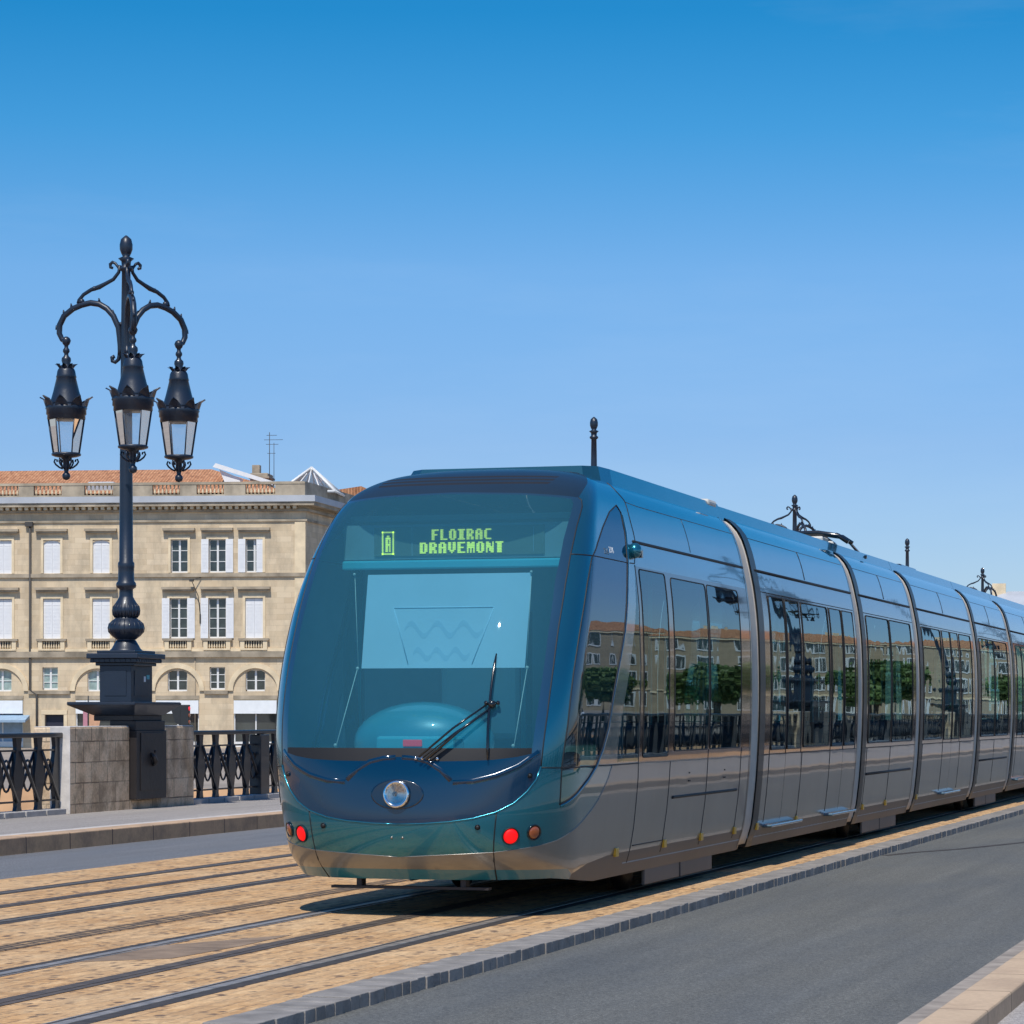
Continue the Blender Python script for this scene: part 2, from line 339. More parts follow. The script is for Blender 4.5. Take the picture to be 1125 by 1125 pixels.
# ------------------------------------------------------------------ constrained triangulation of panels on a curved surface
def inside(p, poly):
    x, y = p; r = False; n = len(poly); j = n-1
    for i in range(n):
        xi, yi = poly[i]; xj, yj = poly[j]
        if (yi > y) != (yj > y) and x < (xj-xi)*(y-yi)/(yj-yi)+xi: r = not r
        j = i
    return r
def densify(poly, st):
    out = []
    for i in range(len(poly)):
        a = poly[i]; b = poly[(i+1) % len(poly)]; d = math.hypot(b[0]-a[0], b[1]-a[1]); k = max(1, int(d/st))
        for t in range(k): out.append((a[0]+(b[0]-a[0])*t/k, a[1]+(b[1]-a[1])*t/k))
    return out
def cdt_regions(bound, regions, grid, st):
    """split `bound` into panels; regions = [(name, polygon)], later ones win; returns {name: (verts2d, faces)}"""
    V = []; E = []
    polys = [('_bound', densify(bound, st))] + [(n, densify(p, st)) for n, p in regions]
    for n, p in polys:
        b = len(V); V += [Vector(q) for q in p]; E += [(b+i, b+(i+1) % len(p)) for i in range(len(p))]
    V += [Vector(g) for g in grid]
    vo, eo, fo, *_ = delaunay_2d_cdt(V, E, [], 0, 1e-4)
    res = {}
    boxes = [(min(q[0] for q in p), max(q[0] for q in p), min(q[1] for q in p), max(q[1] for q in p)) for n, p in polys]
    for f in fo:
        c = ((vo[f[0]].x+vo[f[1]].x+vo[f[2]].x)/3, (vo[f[0]].y+vo[f[1]].y+vo[f[2]].y)/3)
        if not inside(c, polys[0][1]): continue
        nm = 'base'
        for k in range(len(polys)-1, 0, -1):
            b = boxes[k]
            if b[0] <= c[0] <= b[1] and b[2] <= c[1] <= b[3] and inside(c, polys[k][1]): nm = polys[k][0]; break
        res.setdefault(nm, []).append(tuple(f))
    out = {}
    for nm, fs in res.items():
        idx = {}; nf = []
        for f in fs:
            nf.append(tuple(idx.setdefault(i, len(idx)) for i in f))
        vs = [None]*len(idx)
        for i, k in idx.items(): vs[k] = (vo[i].x, vo[i].y)
        out[nm] = (vs, nf)
    return out
def surf_mesh(name, data, mapf, mat, parent=None, org=(0, 0, 0), mirror=False, off=0.0, both=False):
    """map 2-D panel (u,v) to the surface with analytic normals; both=True joins the mirrored half"""
    vs, fs = data; P = []; N = []; e = .003
    for (u, v) in vs:
        p = Vector(mapf(u, v)); a = Vector(mapf(u+e, v))-Vector(mapf(max(u-e, 0) if u < e else u-e, v)); b = Vector(mapf(u, v+e))-Vector(mapf(u, v-e))
        n = a.cross(b).normalized() if a.cross(b).length > 1e-12 else Vector((1, 0, 0))
        P.append(p+n*off); N.append(n)
    F_ = []
    for f in fs:
        g = (P[f[1]]-P[f[0]]).cross(P[f[2]]-P[f[0]])
        F_.append(f if g.dot(N[f[0]]) >= 0 else f[::-1])
    o_ = Vector(org)
    if mirror or both:
        P2 = [Vector((-p.x, p.y, p.z)) for p in P]; N2 = [Vector((-n.x, n.y, n.z)) for n in N]; F2 = [f[::-1] for f in F_]
        if mirror: P, N, F_ = P2, N2, F2
        else:
            b = len(P); P = P+P2; N = N+N2; F_ = F_+[tuple(i+b for i in f) for f in F2]
    return meshobj(name, [p-o_ for p in P], F_, mat, parent, True, N)
# ================================================================== THE TRAM
TX, TY0 = -6.83, 40.0
ORG = (0, TY0, 0)                       # tram-local: x from the centre line, y along the track, z up
TAB=[ # v, w, z, yf, D
(.16,1.035,.16,20.46,.93),(.28,1.07,.28,20.30,.95),(.42,1.115,.42,20.13,1.0),(.6,1.14,.6,20.06,.98),(.9,1.17,.9,20.06,.88),(1.25,1.19,1.25,20.11,.74),
(1.6,1.2,1.6,20.22,.66),(2.0,1.2,2.0,20.40,.62),(2.4,1.185,2.4,20.62,.62),(2.72,1.15,2.72,20.83,.64),(2.93,1.11,2.93,21.0,.66),
(3.1,1.07,3.1,21.20,.62),(3.25,1.015,3.25,21.40,.64),(3.38,.94,3.355,21.62,.66),(3.5,.845,3.43,21.85,.72),(3.65,.71,3.48,22.12,.7),(3.85,.52,3.51,22.40,.6)]
def prof(v):
    T = TAB
    if v <= T[0][0]: return T[0][1:]
    if v >= T[-1][0]: return T[-1][1:]
    i = 0
    while T[i+1][0] < v: i += 1
    a = T[max(i-1, 0)]; b = T[i]; c = T[i+1]; d = T[min(i+2, len(T)-1)]; h = c[0]-b[0]; t = (v-b[0])/h; out = []
    for k in range(1, 5):
        m1 = (c[k]-a[k])/(c[0]-a[0]); m2 = (d[k]-b[k])/(d[0]-b[0])
        out.append((2*t**3-3*t*t+1)*b[k]+(t**3-2*t*t+t)*h*m1+(3*t*t-2*t**3)*c[k]+(t**3-t*t)*h*m2)
    return out
UQ, SE = 1.5, 2.6
def S(u, v):
    w, z, yf, D = prof(v)
    if u < 0: x, y, z = S(-u, v); return (-x, y, z)
    if u <= UQ:
        p = u/UQ*PI/2; s = abs(math.sin(p)); c = abs(math.cos(p)); r = (s**SE+c**SE)**(-1/SE)
        return (w*r*math.sin(p), yf+D*(1-r*c), z)
    return (w, yf+D+u-UQ, z)
def uY(Y, v):
    w, z, yf, D = prof(v)
    if Y >= yf+D: return UQ+Y-yf-D
    lo, hi = 0, UQ
    for _ in range(26):
        m = (lo+hi)/2
        if S(m, v)[1] < Y: lo = m
        else: hi = m
    return lo
def vline(Y, v0, v1, n=14): return [(uY(Y, v0+(v1-v0)*i/n), v0+(v1-v0)*i/n) for i in range(n+1)]
def rectYV(Y0, Y1, v0, v1, r=0.0):
    """panel outline between two stations along the tram and two heights, optional rounded corners"""
    pts = []
    if r <= 0: pts = [(Y0, v0), (Y1, v0), (Y1, v1), (Y0, v1)]
    else:
        for cx, cy, a0 in ((Y1-r, v0+r, -90), (Y1-r, v1-r, 0), (Y0+r, v1-r, 90), (Y0+r, v0+r, 180)):
            for k in range(5):
                a = math.radians(a0+k*22.5); pts.append((cx+r*math.cos(a), cy+r*math.sin(a)))
    out = []
    for i in range(len(pts)):
        a = pts[i]; b = pts[(i+1) % len(pts)]; n = max(1, int(abs(b[1]-a[1])/.15))
        for t in range(n): out.append((a[0]+(b[0]-a[0])*t/n, a[1]+(b[1]-a[1])*t/n))
    return out
def toUV(pts): return [(uY(y, v), v) for y, v in pts]
tram = empty('tram', (TX, TY0, 0), 0, 'long articulated teal and silver tram with rounded front, green lit destination sign and red lamps', 'tram')
VT = 3.85
# ---- front cab --------------------------------------------------------------------------------
YE = 27.12                               # end of the cab module
arc = [(0, .455), (.30, .47), (.592, .494), (.778, .515), (.88, .535), (1.06, .57), (1.25, .625), (1.54, .70), (1.822, .784), (2.0, .85), (2.152, .925), (2.31, 1.01), (2.443, 1.112)]
bound = [(0, .28), (1.0, .28), (1.5, .235), (1.9, .205)] + vline(YE, .205, VT, 40) + [(0, VT)]
silver = arc + vline(YE, 1.112, .16) + [(1.0, .16), (0, .16)]
nose_top = [(0, 1.197), (.096, 1.194), (.181, 1.168), (.219, 1.165), (.40, 1.168), (.563, 1.177), (.707, 1.198), (.80, 1.22), (.875, 1.25)]
nose_bot = [(.884, 1.127), (.85, 1.03), (.785, .94), (.70, .855), (.597, .792), (.46, .745), (.323, .72), (.16, .705), (0, .70)]
frame = [(0, 1.05), (.884, 1.127), (.905, 1.5), (.914, 1.863), (.918, 2.159), (.938, 2.5), (.965, 2.73), (1.02, 2.97), (1.075, 3.13), (1.06, 3.185), (1.016, 3.205), (.5, 3.235), (0, 3.25)]
pane = [(0, 1.262), (.808, 1.262), (.825, 1.6), (.834, 1.862), (.836, 2.119), (.842, 2.529), (.885, 2.85), (.955, 3.15), (.93, 3.19), (.5, 3.22), (0, 3.235)]
blackstrip = [(0, 1.05), (.806, 1.12), (.806, 1.262), (0, 1.262)]
roofdark = [(0, 3.25), (.5, 3.235), (1.016, 3.205), (1.075, 3.27), (1.19, 3.38), (1.22, 3.56), (1.1, 3.70), (0, 3.72)]
quarter = [(1.083, .839), (1.088, .98), (1.093, 1.114), (1.15, 1.442), (1.165, 1.826), (1.205, 2.2), (1.253, 2.518), (1.32, 2.717), (1.46, 2.80), (1.643, 2.981), (1.852, 3.13), (2.064, 3.205), (2.216, 3.15), (2.352, 2.989), (2.46, 2.744), (2.535, 2.4), (2.557, 2.177), (2.50, 1.958), (2.42, 1.739), (2.30, 1.406), (2.15, 1.25), (1.958, 1.122), (1.70, 1.02), (1.413, .934)]
side_w = [(2.705, 2.72), (2.85, 2.4), (2.881, 2.187), (2.86, 1.90), (2.80, 1.70), (2.69, 1.438), (2.60, 1.135)] + vline(22.66, 1.135, 2.72)
strip = [(0, .20), (0, .362), (.587, .36), (1.22, .345), (1.30, .30), (1.15, .16), (1, .16)]
slots = [[(0, a), (u1, a), (u1+.03, b), (0, b)] for a, b, u1 in ((3.335, 3.360, .70), (3.380, 3.405, .74), (3.425, 3.450, .78))]
bandY = toUV(rectYV(22.70, YE-.06, 1.118, 2.72))
regions = [('silver', silver), ('skirt', [(1.15, .16), (1.30, .30), (1.7, .36), (2.3, .395), (2.9, .40)] + vline(YE, .40, .16)), ('lip', strip), ('frame', frame), ('blackstrip', blackstrip), ('nose', nose_top+nose_bot+[(0, .70), (0, 1.0)]),
           ('windshield', pane), ('roofdark', roofdark), ('slot', slots[0]), ('slot', slots[1]), ('slot', slots[2]), ('quarter', quarter), ('sidewin', side_w),
           ('band', bandY),
           ('door_low', toUV(rectYV(22.74, 23.76, .44, 1.112))), ('dwin', toUV(rectYV(22.80, 23.70, 1.16, 2.70, .04))),
           ('win1', toUV(rectYV(23.90, 25.24, 1.20, 2.68, .05))), ('win2', toUV(rectYV(25.30, 26.64, 1.20, 2.68, .05))), ]
grid = []
u = .025
while u < 9:
    v = .235
    while v < VT:
        w, z, yf, D = prof(v)
        if u < uY(YE, v)-.02: grid.append((u+random.uniform(-.004, .004), v+random.uniform(-.004, .004)))
        v += .045
    u += .042 if u < 3.0 else .16
pan = cdt_regions(bound, regions, grid, .05)
DEF = {'base': ('cab_shell', 'teal'), 'silver': ('lower_body_panel', 'silver'), 'lip': ('bumper_lip', 'lip'), 'frame': ('windscreen_border', 'frame_blue'),
       'blackstrip': ('wiper_strip', 'black'), 'nose': ('nose_panel', 'navy'), 'windshield': ('windscreen', 'wind'), 'roofdark': ('roof_front_panel', 'navy_roof'),
       'skirt': ('skirt_panel', 'silver_low'), 'slot': ('roof_grille', 'black')}
nose_parts = {}
def build_cab():
    for k, (nm, mt) in DEF.items():
        if k == 'skirt':
            surf_mesh(nm, pan[k], S, M[mt], tram, ORG); surf_mesh(nm, pan[k], S, M[mt], tram, ORG, True); continue
        nose_parts[k] = surf_mesh(nm, pan[k], S, M[mt], tram, ORG, both=True)   # one sheet each: the halves meet on the centre line
    for mir in (False, True):
        surf_mesh('quarter_window', pan['quarter'], S, M['quarter'], tram, ORG, mir)
        surf_mesh('cab_side_window', pan['sidewin'], S, M['side'], tram, ORG, mir)
        surf_mesh('window_band', pan['band'], S, M['band'], tram, ORG, mir)
        d = surf_mesh('cab_door', pan['door_low'], S, M['silver'], tram, ORG, mir)
        surf_mesh('door_window', pan['dwin'], S, M['side'], d, (0, 0, 0) if False else ORG, mir)
        for k in ('win1', 'win2'): surf_mesh('side_window', pan[k], S, M['side'], tram, ORG, mir)
build_cab()
def on(u, v, off=0.0):
    p = Vector(S(u, v)); e = .004
    if abs(u) < e: a = Vector(S(e, v))-Vector(S(0, v))
    else: a = Vector(S(u+e, v))-Vector(S(u-e, v))
    b = Vector(S(u, v+e))-Vector(S(u, v-e)); n = a.cross(b).normalized()
    return p+n*off, n
def seam(lst, r=.005, off=0.0, name='panel_seam', mat='black', both=True, n=6, smooth=True):
    for path, closed in lst:
        for sg in ((1, -1) if both else (1,)):
            m = MB(); pts = []
            for i in range(len(path)-(0 if closed else 1)):
                a = path[i]; b = path[(i+1) % len(path)]; k = max(1, int(math.hypot(b[0]-a[0], b[1]-a[1])/.06))
                pts += [(a[0]+(b[0]-a[0])*t/k, a[1]+(b[1]-a[1])*t/k) for t in range(k)]
            if not closed: pts.append(path[-1])
            P = [on(a, b, off)[0] for a, b in pts]
            if sg < 0: P = [Vector((-p.x, p.y, p.z)) for p in P]
            m.tube(P, r, n, close=closed); m.build(name, M[mat], tram, ORG)
seam([([(.884, 1.127)]+frame[2:11], False), ([(.886, 1.118), (1.09, 1.114)], False), ([(.967, 2.735), (1.22, 2.735), (1.46, 2.735), (1.7, 2.735), (2.0, 2.735), (2.46, 2.735), (2.68, 2.74)], False),
      ([(1.093, 1.114), (1.5, 1.114), (1.958, 1.117), (2.45, 1.114), (2.6, 1.114)] + vline(22.66, 1.114, 1.12), False),
      ([(.587, .28), (.587, .5), (.60, .79)], False), ([(1.11, 3.71), (1.35, 3.66), (1.7, 3.55), (1.964, 3.44), (2.111, 3.366), (2.337, 3.276), (2.44, 3.185), (2.634, 3.008), (2.70, 2.93), (2.706, 2.74)], False),
      (toUV([(22.69, .30), (22.69, .6), (22.69, 1.0), (22.69, 1.4), (22.69, 1.9), (22.69, 2.4), (22.69, 2.73)]), False),
      (toUV([(22.72, .44), (23.77, .44)]), False), (toUV([(23.80, .34), (23.80, .7), (23.80, 1.112)]), False),
      (toUV([(25.27, .34), (25.27, .7), (25.27, 1.2)]), False), (toUV([(26.70, .34), (26.70, .7), (26.70, 1.2)]), False)], .006, -.002)
seam([(toUV([(y, 2.925) for y in (22.78, 24, 25, 26, 27.1)]), False), (toUV([(23.95, .80), (25.0, .80), (26.60, .80)]), False)], .017, -.006, 'gutter_line', 'black')
seam([(quarter, True), (toUV(rectYV(22.80, 23.70, 1.16, 2.70, .04)), True), (toUV(rectYV(23.90, 25.24, 1.20, 2.68, .05)), True), (toUV(rectYV(25.30, 26.64, 1.20, 2.68, .05)), True)], .006, 0, 'window_rubber', 'black')
seam([([(.011, .455), (.592, .494), (.88, .535)]+arc[5:], False)], .004, 0, 'trim_line', 'alu')
seam([(list(reversed(nose_bot)), False)], .007, .001, 'nose_edge', 'teal')
# raised lip that runs from the headlight dome to the corners, and the dome itself
seam([([(.335, 1.012), (.454, 1.022), (.584, 1.062), (.722, 1.13), (.862, 1.236)], False), ([(.02, 1.197), (.096, 1.19), (.181, 1.165), (.26, 1.105), (.325, 1.025)], False)], .030, -.022, 'nose_ridge', 'navy')
seam([([(.335, 1.0), (.454, 1.008), (.584, 1.046), (.722, 1.112), (.85, 1.208)], False)], .016, -.012, 'nose_ridge', 'teal_dark')
seam([(toUV([(24.0, 3.25), (26.0, 3.25), (27.1, 3.25)]), False), ([(2.34, 3.262)] + toUV([(23.3, 3.25), (24.0, 3.25)]), False), (vline(24.9, 2.95, 3.25, 5), False)], .003, 0, 'roof_seam', 'gang')
# teal ribbon framing the quarter window towards the door
seam([([(1.10, .825), (1.413, .915), (1.70, 1.0), (1.958, 1.10), (2.17, 1.235), (2.325, 1.40), (2.45, 1.739), (2.53, 1.958), (2.59, 2.177), (2.57, 2.4), (2.50, 2.744), (2.40, 2.989), (2.28, 3.13)], False)], .020, -.012, 'window_ribbon', 'teal')
def frameM(u, v):
    p, n = on(u, v); z = n; x = Vector((0, 0, 1)).cross(z).normalized(); y = z.cross(x)
    return p, Matrix((x, y, z)).transposed()          # columns: right, up, outward
# headlight in its oval recess
p, R_ = frameM(0.0, .92)
m = MB(); 
prf = [(1.0, -.03), (1.03, .001), (1.0, .005), (.95, .0045), (.85, .004)]
vs = []; n_ = 40
for r, z in prf:
    for i in range(n_):
        a = 2*PI*i/n_; vs.append(p + R_ @ Vector((.20*r*math.cos(a), .108*r*math.sin(a), z+.001-.005*(r*math.cos(a))**2)))
fs = [(k*n_+i, k*n_+(i+1) % n_, (k+1)*n_+(i+1) % n_, (k+1)*n_+i) for k in range(len(prf)-1) for i in range(n_)]+[tuple(4*n_+i for i in range(n_))]
m.add(vs, fs, True); hl = m.build('headlight', M['navy_deep'], tram, ORG)
m = MB(); m.lathe([(.075, .0), (.098, .0), (.104, .02), (.098, .034), (.08, .034), (.076, .01)], p, 32, M=R_); m.build('chrome_ring', M['chrome'], hl, ORG)
m = MB(); m.lathe([(.001, -.02), (.03, -.012), (.055, .0), (.078, .02)], p, 24, M=R_); m.build('reflector', M['chrome'], hl, ORG)
m = MB(); m.ball(p+R_ @ Vector((0, 0, .0)), .024, 12); m.build('bulb', M['ivory'], hl, ORG)
m = MB(); m.lathe([(.078, .024), (.06, .034), (.03, .040), (.001, .042)], p, 24, M=R_); m.build('lens', M['lens'], hl, ORG)
for o in list(hl.children): o.location = (0, 0, 0)
def lampdisc(u, v, r, name, mat, ringmat='navy', off=.0):
    for sg in (1, -1):
        p, R_ = frameM(u*sg, v)
        m = MB(); m.lathe([(r*1.02, -.01), (r*1.18, .004), (r*1.12, .012), (r*.98, .006), (r*.95, -.012)], p, 24, M=R_); ring = m.build(name, M[ringmat], tram, ORG)
        m = MB(); m.lathe([(r*.99, .0), (r*.85, .010), (r*.5, .016), (.001, .018)], p, 24, M=R_); m.build('lamp_lens', M[mat], ring, ORG)
lampdisc(.693, .614, .058, 'tail_light', 'red_lit', 'black')
lampdisc(.853, .639, .052, 'indicator_light', 'orange_lens', 'gloss_black')
lampdisc(.492, .681, .018, 'tow_plug', 'black', 'gloss_black')
lampdisc(.80, 1.06, .016, 'tow_plug', 'black', 'gloss_black')
for u_ in (-.035, .035):
    p, R_ = frameM(u_, .60); m = MB(); m.lathe([(.009, -.004), (.009, .004)], p, 10, M=R_); m.build('bolt', M['alu'], tram, ORG)
# wiper: two parallel arms, a bracket and a tall blade
m = MB()
for a, b, r in (((.136, 1.188), (.515, 1.585), .008), ((.181, 1.168), (.535, 1.555), .010), ((.158, 1.178), (.525, 1.535), .005)):
    pa, _ = on(*a, .05); pb, _ = on(*b, .05); pm = (pa+pb)/2 + Vector((0, -.035, .01)); m.tube([pa, pm, pb], r, 8)
wp = m.build('windscreen_wiper', M['gloss_black'], tram, ORG)
m = MB()
blade = [on(.515+.035*t*t-.02*t, 1.95-.775*t, .028+.02*math.sin(PI*t))[0] for t in [i/10 for i in range(11)]]
m.tube(blade, [.006]+[.011]*9+[.006], 6); m.build('wiper_blade', M['gloss_black'], wp, ORG)
p, R_ = frameM(.527, 1.57); m = MB(); m.lathe([(.03, .02), (.034, .05), (.02, .075), (.012, .08)], p, 12, M=R_)
for dx in (-.045, .045): m.lathe([(.012, .02), (.014, .06)], p+R_ @ Vector((dx, .01, 0)), 8, M=R_)
m.build('wiper_bracket', M['gloss_black'], wp, ORG)
m = MB()
for u_ in (.11, .15, .19, .24):
    p, n = on(u_, 1.185-.03*abs(u_-.13)); m.ball(p+n*.012, .014, 8)
m.build('wiper_pivot', M['chrome'], wp, ORG)
# mirror / camera pod on each upper corner
for sg in (1, -1):
    p, n = on(sg*2.60, 2.84); m = MB(); m.ball(p+n*.025, .058, 20, (1, 1.1, 1.1)); pod = m.build('camera_pod', M['teal'], tram, ORG)
    m = MB(); m.box(p.x+sg*.04-.03, p.x+sg*.04+.03, p.y+.05, p.y+.11, p.z-.05, p.z+.02, .01); m.build('camera_lens', M['gloss_black'], pod, ORG)
# fleet number on the glass
def text(body, size, loc, rot, mat, name, parent=None, ext=.001, align='CENTER'):
    cu = bpy.data.curves.new(name, 'FONT'); cu.body = body; cu.size = size; cu.extrude = ext; cu.align_x = align; cu.align_y = 'CENTER'
    ob = bpy.data.objects.new(name, cu); C.objects.link(ob); bpy.context.view_layer.update()
    me = bpy.data.meshes.new_from_object(ob.evaluated_get(bpy.context.evaluated_depsgraph_get())); bpy.data.objects.remove(ob)
    me.materials.clear(); me.materials.append(mat); o = bpy.data.objects.new(name, me); o.location = loc; o.rotation_euler = rot; return link(o, parent)
for sg in (1, -1):
    p, Rf = frameM(sg*1.86, 2.80); p = p + Rf @ Vector((0, 0, .022))
    text('2516', .07, (p.x, p.y-TY0, p.z), Rf.to_euler(), M['fascia'], 'fleet_number', tram)
# led destination display
FONT = {'A': ['01110', '11011', '11011', '11111', '11011', '11011', '11011'], 'C': ['01111', '11000', '11000', '11000', '11000', '11000', '01111'],
 'D': ['11110', '11011', '11011', '11011', '11011', '11011', '11110'], 'E': ['11111', '11000', '11000', '11110', '11000', '11000', '11111'],
 'F': ['11111', '11000', '11000', '11110', '11000', '11000', '11000'], 'I': ['11111', '01110', '01110', '01110', '01110', '01110', '11111'],
 'L': ['11000', '11000', '11000', '11000', '11000', '11000', '11111'], 'M': ['11011', '11111', '11111', '11111', '10101', '10101', '10101'],
 'N': ['11001', '11101', '11101', '11111', '10111', '10111', '10011'], 'O': ['01110', '11011', '11011', '11011', '11011', '11011', '01110'],
 'R': ['11110', '11011', '11011', '11110', '11110', '11011', '11011'], 'T': ['11111', '01110', '01110', '01110', '01110', '01110', '01110'],
 'V': ['11011', '11011', '11011', '11011', '11011', '01110', '00100']}
YS = 21.62
XO = -.034
m = MB(); m.box(-.98, .98, YS, YS+.12, 2.745, 3.02); 
sign = m.build('destination_sign', M['cab_wall'], tram, ORG)
m = MB(); m.box(-.72, .69, YS-.012, YS-.002, 2.77, 3.0); m.build('display_board', M['led_board'], sign, ORG)
m = MB()
for x in (-.40,): m.box(x-.004, x+.004, YS-.016, YS-.012, 2.77, 3.0)
m.box(.60, .606, YS-.016, YS-.012, 2.79, 2.98); m.build('board_divider', M['cab_wall'], sign, ORG)
def ledline(txt, xc, z0, pw, ph, gap, mb):
    W = len(txt)*(5*pw+gap)-gap; x = xc+XO-W/2
    for ch in txt:
        for r, row in enumerate(FONT[ch]):
            for c, b in enumerate(row):
                if b == '1': mb.box(x+c*pw, x+(c+.93)*pw, YS-.020, YS-.014, z0+(6-r)*ph, z0+(6-r+.84)*ph)
        x += 5*pw+gap
m = MB(); ledline('FLOIRAC', .045, 2.892, .0118, .0122, .0135, m); ledline('DRAVEMONT', .045, 2.787, .0128, .0126, .0145, m); m.build('lettering', M['led'], sign, ORG)
m = MB()
x0, x1, z0, z1 = -.652, -.552, 2.782, 2.965; t_ = .011
for a in ((x0, x1, z0, z0+t_), (x0, x1, z1-t_, z1), (x0, x0+t_, z0, z1), (x1-t_, x1, z0, z1)): m.box(a[0], a[1], YS-.020, YS-.014, a[2], a[3])
A_ = ['01110', '01110', '01110', '01110', '01110', '00000', '01110', '01010', '01010']
A_ = ['0110', '1111', '1101', '1101', '1111', '1101', '1101', '1101']
for r, row in enumerate(A_):
    for c, b in enumerate(row):
        if b == '1': m.box(x0+.030+c*.0105, x0+.030+(c+.93)*.0105, YS-.020, YS-.014, z0+.022+(7-r)*.0165, z0+.022+(7-r+.86)*.0165)
m.build('line_letter', M['led'], sign, ORG)
m = MB(); m.box(-.98, .98, YS-.05, YS+.05, 2.66, 2.735, .015); m.build('sign_rail', M['dash'], tram, ORG)
# blind with a faint emblem, held by cords
YB = 21.15
m = MB(); m.prism([(-.665, 1.87), (.665, 1.87), (.72, 2.60), (-.61, 2.60)], 'y', YB, YB+.006); bl = m.build('sun_blind', M['blind'], tram, ORG)
m = MB()
def bar(x0_, z0_, x1_, z1_, w=.012): m.tube([(x0_, YB-.001, z0_), (x1_, YB-.001, z1_)], w/3, 5)
sh = [(-.40, 2.34), (.42, 2.34), (.24, 1.90), (-.28, 1.90)]
for a, b in ((0, 1), (1, 2), (0, 3)): bar(*sh[a], *sh[b])
for zc, A, x0_, x1_, k in ((2.17, .05, -.31, .33, 3), (1.98, .035, -.24, .22, 3)):
    pts = [(x0_+(x1_-x0_)*t/30, YB-.004, zc+A*math.sin(t/30*k*2*PI)) for t in range(31)]; 
    wv = [(p_[0], p_[2]+.012+.014*abs(math.sin(i_/30*k*PI))) for i_, p_ in enumerate(pts)]+[(p_[0], p_[2]-.012-.014*abs(math.sin(i_/30*k*PI))) for i_, p_ in reversed(list(enumerate(pts)))]
    for i_ in range(30): m.prism([wv[i_], wv[i_+1], wv[60-i_], wv[61-i_]], 'y', YB-.0012, YB-.0002)
m.build('faint_emblem', M['blind_mark'], bl, ORG)
m = MB()
for sg, x in ((-1, -.69), (1, .69)):
    m.tube([(x, YB-.02, 1.87), (x*1.03, 20.70, 1.27)], .004, 5); m.ball((x*1.03, 20.68, 1.275), .014, 8); m.ball((x, YB-.02, 1.87), .014, 8)
    m.tube([(x*.99, YB-.02, 1.87), (sg*.72, YB, 2.61)], .003, 5); m.ball((sg*.72, YB-.01, 2.605), .012, 8)
m.build('blind_cord', M['ivory'], tram, ORG)
m = MB(); m.box(-1.0, 1.0, 20.55, 21.6, 1.08, 1.22, .05); m.build('dashboard', M['cab_wall'], tram, ORG)
m = MB(); m.ball((-.10, 21.0, 1.30), 1, 32, (.56, .36, .31)); hd = m.build('instrument_hood', M['hood'], tram, ORG)
m = MB(); m.box(-.32, .30, 20.50, 20.75, 1.20, 1.345, .02); cs = m.build('console', M['dash'], tram, ORG)
m = MB(); m.box(-.10, .05, 20.485, 20.50, 1.27, 1.32, .005); m.build('red_display', M['red_dim'], cs, ORG)
m = MB(); m.box(-.30, .35, 22.0, 22.15, 1.3, 2.05, .06); m.box(-.35, .35, 21.75, 22.2, .85, .98, .05); m.build('driver_seat', M['seat'], tram, ORG)
m = MB(); m.box(-1.1, -.42, 22.45, 22.5, .4, 2.9); m.box(.35, 1.1, 22.45, 22.5, .4, 2.9); m.box(-.42, .35, 22.45, 22.5, 2.35, 2.9); m.build('cab_partition', M['cab_wall'], tram, ORG)
m = MB(); m.box(-.95, .95, 21.7, 22.45, 3.05, 3.1); m.box(-.8, .8, 21.3, 22.5, .34, .38); m.build('cab_lining', M['cab_wall'], tram, ORG)
# front sweeping bar under the nose
m = MB(); m.box(-.62, .62, 20.34, 20.42, .205, .225)
m.box(-.42, -.38, 20.35, 20.45, .22, .30); m.box(.40, .44, 20.35, 20.45, .22, .30); m.build('sweep_bar', M['iron_brown'], tram, ORG)
# ---- roof lid and inner floor common to modules -------------------------------------------------
def W(v): return prof(v)[0]
def Zv(v): return prof(v)[1]
def roof_slab(y0, y1, front=False):
    m = MB()
    if front:
        pl = [(-.74, y0), (.74, y0), (.86, y0+.10), (.88, y0+.4), (.88, y1), (-.88, y1), (-.88, y0+.4), (-.86, y0+.10)]
        n = len(pl); vs = [(x, y, 3.40) for x, y in pl]+[(x*.93, y+(.12 if y < y1-.1 else 0), 3.555) for x, y in pl]
        m.add(vs, [tuple(range(n)), tuple(range(n, 2*n))]+[(i, (i+1) % n, n+(i+1) % n, n+i) for i in range(n)])
    else:
        vs = [(-.86, y0, 3.40), (.86, y0, 3.40), (.86, y1, 3.40), (-.86, y1, 3.40), (-.80, y0, 3.545), (.80, y0, 3.545), (.80, y1, 3.545), (-.80, y1, 3.545)]
        m.add(vs, [(0, 1, 2, 3), (4, 5, 6, 7), (0, 1, 5, 4), (1, 2, 6, 5), (2, 3, 7, 6), (3, 0, 4, 7)])
    m.build('roof_fairing', M['teal_dark'], tram, ORG)
def interior(y0, y1, name='cabin_floor'):
    m = MB(); m.box(-1.08, 1.08, y0, y1, .30, .36); m.box(-.98, .98, y0, y1, 3.0, 3.04); m.build('cabin_floor', M['interior'], tram, ORG)
    y = y0+.7
    while y < y1-.5:
        for sg in (1, -1):
            m = MB(); m.box(sg*.72-.22, sg*.72+.22, y, y+.42, .78, .86, .03); m.box(sg*.72-.22, sg*.72+.22, y+.38, y+.45, .82, 1.42, .03); m.build('passenger_seat', M['seat'], tram, ORG)
        y += 1.45
    m = MB()
    for yy in (y0+.9, (y0+y1)/2, y1-.9):
        for sg in (1, -1): m.tube([(sg*.42, yy, .36), (sg*.42, yy, 3.0)], .02, 8)
    m.build('handrail_pole', M['teal_pole'], tram, ORG)
roof_slab(22.62, YE+.19, True); interior(22.55, YE-.02)
